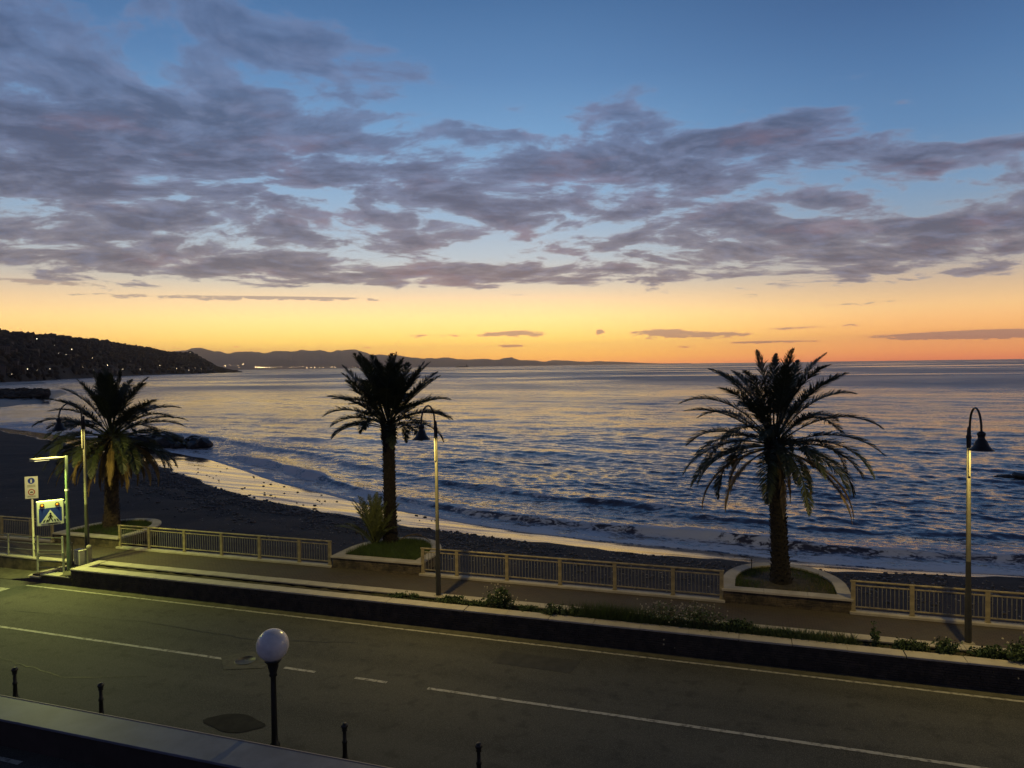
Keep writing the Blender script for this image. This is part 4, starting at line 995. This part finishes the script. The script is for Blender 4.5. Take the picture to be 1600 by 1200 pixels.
leafy('flowering_plant', -1.45, ys, .04, 1.5, .70, 800, M['weed'], 11, 'taller airy white-flowered plant, right of the pair left of the right planter', 'plant', flowers=80, hang=.9, stems=60, leaf=.045)
P = np.stack([rs.uniform(-3.6, 3.0, 9000), rs.uniform(23.02, 23.54, 9000), np.full(9000, .04)], -1)
link('ground_cover', tri_mesh('ground_cover', M['weed'], blades(P, .08, .36, .03, 1.1, 12)), label='dark low ground cover filling the planted strip opposite the right planter', category='ground cover', kind='stuff')
leafy('low_shrub', -.35, ys, .04, 1.3, .34, 1100, M['weed'], 13, 'dark leafy shrub below the left corner of the right planter', 'shrub', stems=30, leaf=.06)
leafy('low_shrub', .9, ys, .04, 1.4, .24, 1000, M['weed'], 14, 'dark flat shrub in front of the right palm trunk', 'shrub', stems=30, leaf=.05)
leafy('low_shrub', 2.3, ys, .04, .7, .22, 300, M['dryweed'], 15, 'small brownish dry shrub in front of the right planter corner', 'shrub', stems=20, leaf=.045)
leafy('tall_weed', 3.5, ys, .04, .35, .66, 160, M['weed'], 16, 'tall thin upright weed in front of the rightmost railing', 'weed', stems=9, leaf=.06)
leafy('low_shrub', 4.45, ys, .04, 1.1, .34, 800, M['weed'], 17, 'rounded low shrub between the tall weed and the right lamp', 'shrub', stems=28, leaf=.055)
leafy('low_shrub', 5.35, ys-.05, .04, .8, .42, 600, M['weed'], 18, 'bushier shrub with dry stems just left of the right lamp', 'shrub', flowers=14, stems=28, leaf=.055)
leafy('hedge_bush', 6.5, ys, .04, 1.1, .32, 900, M['weed'], 19, 'leafy bush right below the right lamp', 'bush', stems=30, leaf=.06)
leafy('hedge_bush', 7.4, ys-.1, .04, 1.5, .55, 1500, M['weed'], 20, 'big leafy bush with a few pale flowers hanging over the wall at the right edge', 'bush', flowers=40, hang=.8, stems=50, leaf=.065)
leafy('hedge_bush', 9.0, ys, .04, 1.8, .5, 1300, M['weed'], 21, 'big leafy bush beyond the right edge of the wall view', 'bush', stems=40, leaf=.065)
P = np.stack([rs.uniform(-13.5, 12, 5000), rs.uniform(23.02, 23.56, 5000), np.full(5000, .03)], -1)
link('weeds', tri_mesh('weeds', M['weed'], blades(P, .03, .14, .025, 1.2, 13)), label='scattered small weeds along the whole planted strip', category='weeds', kind='stuff')

# ------------------------------------------------------------------ stones on the beach
ICO_V = []; 
_p = (1+5**.5)/2
ICO_V = np.array([(-1, _p, 0), (1, _p, 0), (-1, -_p, 0), (1, -_p, 0), (0, -1, _p), (0, 1, _p), (0, -1, -_p), (0, 1, -_p), (_p, 0, -1), (_p, 0, 1), (-_p, 0, -1), (-_p, 0, 1)], float); ICO_V /= np.linalg.norm(ICO_V[0])
ICO_F = np.array([(0, 11, 5), (0, 5, 1), (0, 1, 7), (0, 7, 10), (0, 10, 11), (1, 5, 9), (5, 11, 4), (11, 10, 2), (10, 7, 6), (7, 1, 8), (3, 9, 4), (3, 4, 2), (3, 2, 6), (3, 6, 8), (3, 8, 9), (4, 9, 5), (2, 4, 11), (6, 2, 10), (8, 6, 7), (9, 8, 1)])
def blobs(C, S, seed, jit=.25):
    """low-poly lumps: centres C (n,3), sizes S (n,3)"""
    rs = np.random.RandomState(seed); n = len(C)
    v = ICO_V[None]*(1+rs.uniform(-jit, jit, (n, 12, 1))); a = rs.rand(n)*6.28; ca, sa = np.cos(a)[:, None], np.sin(a)[:, None]
    v = v*S[:, None, :]; x = v[..., 0]*ca-v[..., 1]*sa; y = v[..., 0]*sa+v[..., 1]*ca
    v = np.stack([x, y, v[..., 2]], -1)+C[:, None]
    return v.reshape(-1, 3), (ICO_F[None]+12*np.arange(n)[:, None, None]).reshape(-1, 3)
def blob_mesh(name, m, C, S, seed, jit=.25, smooth_=False):
    v, f = blobs(C, S, seed, jit); me = bpy.data.meshes.new(name); me.vertices.add(len(v)); me.vertices.foreach_set('co', v.reshape(-1).astype(np.float32))
    me.loops.add(f.size); me.loops.foreach_set('vertex_index', f.reshape(-1).astype(np.int32)); me.polygons.add(len(f))
    me.polygons.foreach_set('loop_start', (np.arange(len(f))*3).astype(np.int32)); me.polygons.foreach_set('loop_total', np.full(len(f), 3, np.int32))
    me.update(calc_edges=True); me.materials.append(m); return me
M['pebble'] = mat('grey_pebble', (.10, .09, .085), .6, (.035, .032, .032), .9, 3)
rs = np.random.RandomState(31); n = 15000
X = np.concatenate([rs.uniform(-72, -12, n), rs.uniform(-12, 14, 2500)]); dl = yline(DRY, X)
off = np.abs(rs.normal(0, 3.4, len(X)))+.0; clump = vnoise(X*.35, off*.7, 4)
Y = dl-.25-off+rs.normal(0, .12, len(X)); kp = (clump > .42) & (Y > 27.5); X, Y = X[kp], Y[kp]
sz = .018+.10*rs.rand(len(X))**4; sz *= np.where(X < -30, 1.3, 1)
C = np.stack([X, Y, beach_height(X, Y)+sz*.25], -1); S = np.stack([sz*1.3, sz, sz*.6], -1)
link('shingle_stones', blob_mesh('shingle_stones', M['pebble'], C, S, 3), label='dark pebbles strewn along the top of the wet sand', category='pebbles', kind='stuff')
X = rs.uniform(-60, 12, 1500); Y = yline(DRY, X)-.4-np.abs(rs.normal(0, 5, 1500)); kp = Y > 27.3; X, Y = X[kp], Y[kp]; sz = .02+.05*rs.rand(len(X))**2
link('pale_pebbles', blob_mesh('pale_pebbles', mat('pale_pebble', (.30, .28, .26), .6, (.16, .15, .14), 2), np.stack([X, Y, beach_height(X, Y)+.02], -1), np.stack([sz*1.3, sz, sz*.6], -1), 9), label='few pale pebbles scattered over the dark beach', category='pebbles', kind='stuff')
X = rs.uniform(-66, -22, 60); t = rs.rand(60)**1.5; Y = yline(DRY, X)+t*(yline(WATER, X)-yline(DRY, X))*.9; sz = rs.uniform(.04, .13, 60)
link('shore_stones', blob_mesh('shore_stones', M['rock'], np.stack([X, Y, beach_height(X, Y)+.02], -1), np.stack([sz*1.8, sz, sz*.55], -1), 5), label='dark stones lying in the bright wet film of the beach', category='stones', kind='stuff')

# boulders of the short groyne
def boulder(x, y, z, s, seed, label, group, zs=.75):
    rs = np.random.RandomState(seed); v = []; 
    import bmesh
    bm = bmesh.new(); bmesh.ops.create_icosphere(bm, subdivisions=2, radius=1.0)
    pl = [(Vector(rs.normal(size=3)).normalized(), rs.uniform(.45, .8)) for _ in range(9)]
    for q in bm.verts:
        for nrm, dd in pl:
            k = q.co.dot(nrm)
            if k > dd: q.co -= nrm*(k-dd)
        q.co *= 1+rs.uniform(-.09, .09); q.co.x *= s[0]; q.co.y *= s[1]; q.co.z *= s[2]
    me = bpy.data.meshes.new('boulder'); bm.to_mesh(me); bm.free(); me.materials.append(M['rock'])
    link('boulder', me, None, (x, y, z), (0, 0, rs.rand()*6), label=label, category='rock', group=group)
rsb = random.Random(12)
for i in range(64):
    t = i/63.0; x = -96+20.0*t+rsb.uniform(-1, 1); y = 86.6-(x+96)*.10+rsb.uniform(-2.2, 1.6)
    sc = rsb.choice((.6, .9, 1.2, 1.5, 1.7))*(1-.25*t)
    boulder(x, y, -2.7+rsb.uniform(0, 1.0)*(1-.3*t), (sc*1.25, sc, sc*.8), 100+i, 'dark wet boulder in the short rock groyne right of the leftmost palm', 'boulders of the rock groyne')
for i, (x, y, s) in enumerate(((23.6, 80.6, .55), (24.9, 80.8, .85), (22.9, 80.5, .32))):
    boulder(x, y, SEA+.1, (s*1.5, s, s*.6), 200+i, ('pointed dark rock awash near the right edge, middle of three', 'largest dark rock awash at the very right edge of the sea', 'smallest dark rock awash, left of the two bigger ones')[i], 'rocks awash off the right edge')

# ------------------------------------------------------------------ far land
M['hill'] = mat('dark_hillside', (.034, .028, .020), .95, (.018, .018, .014), .012, 6)
M['wood'] = mat('dark_wood_foliage', (.030, .024, .018), .95, (.022, .018, .014), .02)
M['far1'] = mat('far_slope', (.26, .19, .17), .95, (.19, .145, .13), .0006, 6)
def polar(px, rng_):                                        # a place in the direction of a photo column at a given range
    d = pdir(px, 575); a = math.atan2(d.y, d.x); return math.cos(a)*rng_, math.sin(a)*rng_
def hz_y(px): return 571+(800-px)*ROLL
# headland: (px, range at the shore, skyline y in the photo)
HL = [(-420, 620, 508), (-200, 760, 510), (0, 1000, 517), (50, 1120, 522), (100, 1300, 525), (150, 1530, 529), (200, 1800, 537), (230, 1950, 541), (260, 2080, 547), (300, 2250, 549), (320, 2350, 558), (340, 2430, 570), (360, 2520, 576), (378, 2600, 579.5)]
pxs = np.linspace(-420, 378, 300); rsh = np.interp(pxs, [h[0] for h in HL], [h[1] for h in HL]); sky = np.interp(pxs, [h[0] for h in HL], [h[2] for h in HL])+17*FPX/rsh*np.clip((378-pxs)/60, 0, 1)
def hill_pt(i_px, t):
    """t 0 at the shore .. 1 on the ridge .. >1 behind"""
    r0_ = np.interp(i_px, pxs, rsh); sk = np.interp(i_px, pxs, sky); rr0 = r0_*(1+.42*t)
    top = (hz_y(i_px)-sk)/FPX*r0_*1.42+CAM_H; top = max(top, -1)
    z = SEA-1.0+(top-SEA+1.0)*(np.sin(min(t, 1)*math.pi/2)**.85 if t <= 1 else max(0, 1-(t-1)*1.2))
    x, y = polar(i_px, rr0); return x, y, z
ts = np.concatenate([np.linspace(0, 1, 26), np.linspace(1.05, 1.9, 8)])
G = np.zeros((len(ts), len(pxs), 3))
for j, t in enumerate(ts):
    for i, p in enumerate(pxs): G[j, i] = hill_pt(p, t)
G[..., 2] += fbm(G[..., 0]*.012, G[..., 1]*.012, 4, 60)*16*np.clip(ts, 0, 1)[:, None]*np.clip((378-pxs)/60, 0, 1)[None]
link('headland', grid_mesh('headland', G[::-1], M['hill']), kind='structure')
rs = np.random.RandomState(44); N_ = 5200
pp_ = rs.uniform(-120, 372, N_); tt_ = np.where(rs.rand(N_) < .3, rs.uniform(.93, 1.04, N_), rs.rand(N_)**.8)
C = np.array([hill_pt(p, t) for p, t in zip(pp_, tt_)]); C[:, 2] += fbm(C[:, 0]*.012, C[:, 1]*.012, 4, 60)*16*np.clip(tt_, 0, 1)*np.clip((378-pp_)/60, 0, 1)
sz = rs.uniform(2.5, 6.5, N_)*np.interp(pp_, [-100, 378], [.85, 1.2])*np.clip((384-pp_)/70, .3, 1); C[:, 2] += sz*.5
link('woods', blob_mesh('woods', M['wood'], C, np.stack([sz, sz, sz*rs.uniform(.7, 1.35, N_)], -1), 8, .35), label='dark woods and gardens covering the headland', category='woods', kind='stuff')
# houses on the headland
M['hw'] = mat('house_render_pale', (.16, .13, .10), .9); M['hw2'] = mat('house_render_ochre', (.11, .08, .055), .9); M['roof'] = mat('house_roof', (.06, .035, .028), .9); M['hwin'] = mat('dark_window', (.01, .01, .012), .2)
M['lit'] = emit('lit_window', (1, .78, .42), 1.6)
def house_meshes(wm, w_, dd_, h_):
    a = MB().box(-w_/2, w_/2, -dd_/2, dd_/2, -6, h_).mesh('wall', wm)
    b = MB(); b.add([(-w_/2-.5, -dd_/2-.5, h_), (w_/2+.5, -dd_/2-.5, h_), (w_/2+.5, dd_/2+.5, h_), (-w_/2-.5, dd_/2+.5, h_), (-w_/2+1.5, 0, h_+2.4), (w_/2-1.5, 0, h_+2.4)], [(3, 2, 1, 0), (0, 1, 5, 4), (2, 3, 4, 5), (1, 2, 5), (3, 0, 4)])
    return a, b.mesh('roof', M['roof'])
wn = MB().box(-.65, .65, -.05, .05, -.8, .8).mesh('window', M['hwin'])
kinds = [house_meshes(M['hw'], 14, 10, 9), house_meshes(M['hw2'], 11, 9, 7), house_meshes(M['hw'], 22, 11, 12), house_meshes(M['hw2'], 16, 10, 10)]
dims = [(14, 10, 9), (11, 9, 7), (22, 11, 12), (16, 10, 10)]
rh = random.Random(9)
def surf_z(p, t):
    x, y, z = hill_pt(p, t); return x, y, z+float(fbm(np.array(x*.012), np.array(y*.012), 4, 60))*16*min(t, 1)*min(1, max(0, (378-p)/60))
spots = [(68, .62, 2), (80, .64, 2), (22, .16, 0), (40, .20, 1), (30, .10, 3), (57, .5, 1), (15, .3, 0)]+[(rh.uniform(-60, 335), rh.uniform(.04, .7)**1.1, rh.randrange(4)) for _ in range(78)]
hl_lab = {0: 'broad pale building highest up the headland at the left', 1: 'pale building just right of the highest one on the headland', 2: 'pale square house low by the shore at the far left of the headland'}
for hi, (p, t, kd) in enumerate(spots):
    x, y, z = surf_z(p, t); o = empty('hillside_house', (x, y, z-1.0), math.atan2(y, x)-math.pi/2+rh.uniform(-.5, .5), label=hl_lab.get(hi, 'dim house among the trees on the dark headland'), category='house', group='houses scattered over the dark headland')
    hs = rh.uniform(.55, .8); o.scale = (hs, hs, hs*.85); a, bm_ = kinds[kd]; link('wall', a, o); link('roof', bm_, o); w_, dd_, h_ = dims[kd]
    if p > 0 and p < 240:
        for fl in range(int(h_/3.2)):
            for q in range(int(w_/3.4)):
                link('window', wn, o, (-w_/2+2+q*3.3, -dd_/2-.03, 2.4+fl*3.1))
# lamps on the headland
def light_mesh(r, m): v, f = blobs(np.zeros((1, 3)), np.full((1, 3), r), 1, 0); return mesh_from('lamp_globe', v.tolist(), f.tolist(), m)
M['hl'] = emit('street_light_far', (1, .80, .50), 7.0); M['hl2'] = emit('street_light_warm', (1, .66, .30), 34.0)
POLE_H = MB().tube([(0, 0, 0), (0, 0, 7)], .12, 5).mesh('pole', M['black'])
lts = [(4, 577), (18, 585), (43, 577), (58, 579), (92, 576), (117, 568), (104, 558), (106, 552), (113, 551), (92, 557), (61, 547), (59, 538), (76, 536), (86, 546), (140, 561), (145, 562), (155, 564), (146, 578), (152, 576), (78, 577), (210, 567), (204, 567), (232, 577),
       (255, 576), (261, 555), (266, 555), (297, 560), (298, 553), (299, 556), (325, 566), (338, 575), (305, 575), (307, 574), (295, 578), (297, 577), (284, 575), (241, 574), (219, 577), (170, 579), (168, 572), (130, 575), (192, 577), (276, 576), (250, 572), (5, 572), (314, 577), (290, 553)]
for i, (px, py) in enumerate(lts[:12]+lts[13:40:2]+lts[40:]):
    t = min(range(0, 101), key=lambda k: abs(hz_y(px)-(lambda q: (q[2]+8-CAM_H)/math.hypot(q[0], q[1])*FPX)(surf_z(px, k/100))-py))/100
    x, y, z = surf_z(px, max(t, .01)); rr_ = math.hypot(x, y)
    o = empty('hillside_lamp', (x, y, z), label='tiny lit lamp on the dark headland', category='street lamp', group='lit lamps scattered over the headland')
    link('pole', POLE_H, o); s = rr_/1000*rh.choice((.12, .17, .24, .36))
    g = link('lamp_globe', light_mesh(1, M['hl']), o, (0, 0, 8.0)); g.scale = (s, s, s)

# rocky points in the bay at the left
def flat_point(name, pts_px, z_top, seed, label=None):
    """a low rock shelf: outline given by (column, near range, far range)"""
    n = 60; m = 14; P = np.zeros((m, n, 3)); cols = np.linspace(pts_px[0][0], pts_px[-1][0], n)
    for i, c in enumerate(cols):
        a = np.interp(c, [q[0] for q in pts_px], [q[1] for q in pts_px]); b2 = np.interp(c, [q[0] for q in pts_px], [q[2] for q in pts_px])
        for j in range(m):
            u = j/(m-1); x, y = polar(c, a+(b2-a)*u); e = min(1, 5*min(u, 1-u))*min(1, (cols[-1]-c)/ (14))
            P[j, i] = (x, y, SEA-.6+(z_top-SEA+.6)*e)
    P[..., 2] += fbm(P[..., 0]*.09, P[..., 1]*.09, 4, seed)*2.2*np.clip((P[..., 2]-SEA+.3), 0, 1)
    link(name, grid_mesh(name, P[::-1], M['rock'], smooth_=False), kind='structure')
flat_point('rocky_point', [(-260, 240, 470), (0, 285, 480), (60, 300, 480), (80, 350, 470), (106, 440, 470)], -1.4, 3)
flat_point('far_reef', [(-260, 700, 860), (0, 760, 900), (76, 840, 880)], -1.5, 5)
rs = np.random.RandomState(3); k = 420; c = rs.uniform(-60, 75, k); r = rs.uniform(330, 470, k); C = np.array([(*polar(a, b2), -1.0) for a, b2 in zip(c, r)]); sz = rs.uniform(.4, 1.3, k)
link('shore_scrub', blob_mesh('shore_scrub', M['wood'], C, np.stack([sz*1.6, sz*1.6, sz*rs.uniform(.5, 1.6, k)], -1), 4, .35), label='dark scrub and rocks on the low rocky point at the left', category='scrub', kind='stuff')

# far mountains in three rows, each a real ridge with a slope in front
def mountain(name, prof, r_shore, r_ridge, seed, amp, m):
    c0, c1 = prof[0][0], prof[-1][0]; n = 420; cols = np.linspace(c0, c1, n); m_ = 16; P = np.zeros((m_+4, n, 3))
    for i, c in enumerate(cols):
        sk = np.interp(c, [q[0] for q in prof], [q[1] for q in prof]); top = max(0, (hz_y(c)-sk)/FPX*r_ridge)+CAM_H
        jag = float(fbm(np.array(c*.07), np.array(seed*1.0), 4, seed))*amp*min(1, top/150)
        for j in range(m_+4):
            u = j/(m_-1)
            if u <= 1: r = r_shore+(r_ridge-r_shore)*u; z = SEA-8+(top+jag+8)*u**.8
            else: r = r_ridge*(1+(u-1)*.5); z = (top+jag)*(1-(u-1)*2.5)
            x, y = polar(c, r); P[j, i] = (x, y, z)
    W = np.clip(np.arange(m_+4)/(m_-1), 0, 1)[:, None]
    P[..., 2] += fbm(P[..., 0]*.0012, P[..., 1]*.0012, 5, seed+3)*amp*1.4*W*(1-W)*3*np.clip(P[..., 2]/150, 0, 1)
    link(name, grid_mesh(name, P[::-1], m), kind='structure')
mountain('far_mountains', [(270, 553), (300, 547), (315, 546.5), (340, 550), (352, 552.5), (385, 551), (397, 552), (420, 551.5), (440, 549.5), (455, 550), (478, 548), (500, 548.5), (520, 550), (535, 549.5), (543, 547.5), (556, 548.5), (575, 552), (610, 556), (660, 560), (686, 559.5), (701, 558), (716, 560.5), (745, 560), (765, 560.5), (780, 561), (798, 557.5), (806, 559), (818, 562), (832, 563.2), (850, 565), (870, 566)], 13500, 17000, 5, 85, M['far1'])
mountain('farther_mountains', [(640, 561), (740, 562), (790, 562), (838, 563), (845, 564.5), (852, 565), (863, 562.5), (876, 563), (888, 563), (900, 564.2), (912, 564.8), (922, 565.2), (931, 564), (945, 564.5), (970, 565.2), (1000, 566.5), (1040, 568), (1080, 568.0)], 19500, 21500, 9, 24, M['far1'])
lt_mesh = light_mesh(1, M['hl2']); rl = random.Random(4)
tl = [(352, 572), (359, 571), (366, 573), (372, 571), (380, 569.5), (345, 574), (360, 575), (374, 574)]+[(400+i*3.4+rl.uniform(-1, 1), 574.2) for i in range(10)]+[(rl.uniform(395, 600), 574.6-rl.random()*1.2) for _ in range(46)]
for px, py in tl:
    r = 12900+rl.uniform(0, 250); x, y = polar(px, r); z = (hz_y(px)-py)/FPX*r+CAM_H
    s = rl.choice([1.0, 1.6, 2.4, 4.2 if px < 440 else 2.2])
    g = link('town_lamp', lt_mesh, None, (x, y, max(z, 2)), label='lamp of the distant town at the foot of the mountains', category='lamp', group='lamps of the distant shore town'); g.scale = (s, s, s)
# ship on the horizon
sh = empty('cargo_ship', (*polar(722, 8000), SEA), math.radians(18.5), label='tiny cargo ship on the horizon right of the middle palm', category='ship')
b = MB(); b.add([(-70, -9, 0), (60, -9, 0), (72, 0, 0), (60, 9, 0), (-70, 9, 0), (-70, -9, 9), (62, -9, 9), (78, 0, 12), (62, 9, 9), (-70, 9, 9)], [(5, 6, 7, 8, 9), (0, 1, 6, 5), (1, 2, 7, 6), (2, 3, 8, 7), (3, 4, 9, 8), (4, 0, 5, 9)]); b.obj('hull', M['hw2'], sh)
b = MB(); b.box(44, 60, -8, 8, 9, 26); b.box(47, 52, -3, 3, 26, 31); b.obj('superstructure', M['hw'], sh)

# ------------------------------------------------------------------ evening haze
def build_haze():
    mb = MB(); mb.box(-24600, 24600, -10400, 24600, -6.2, 760)
    m = bpy.data.materials.new('haze'); m.use_nodes = True; nt = m.node_tree; nt.nodes.clear()
    pv = nt.nodes.new('ShaderNodeVolumePrincipled'); pv.inputs['Color'].default_value = (.92, .86, .88, 1); pv.inputs['Density'].default_value = HAZE; pv.inputs['Anisotropy'].default_value = 0.86
    out = nt.nodes.new('ShaderNodeOutputMaterial'); nt.links.new(pv.outputs[0], out.inputs['Volume'])
    mb.obj('haze', m, label='thin evening haze over the bay', category='haze', kind='stuff')
HAZE = 4.0e-5
build_haze()
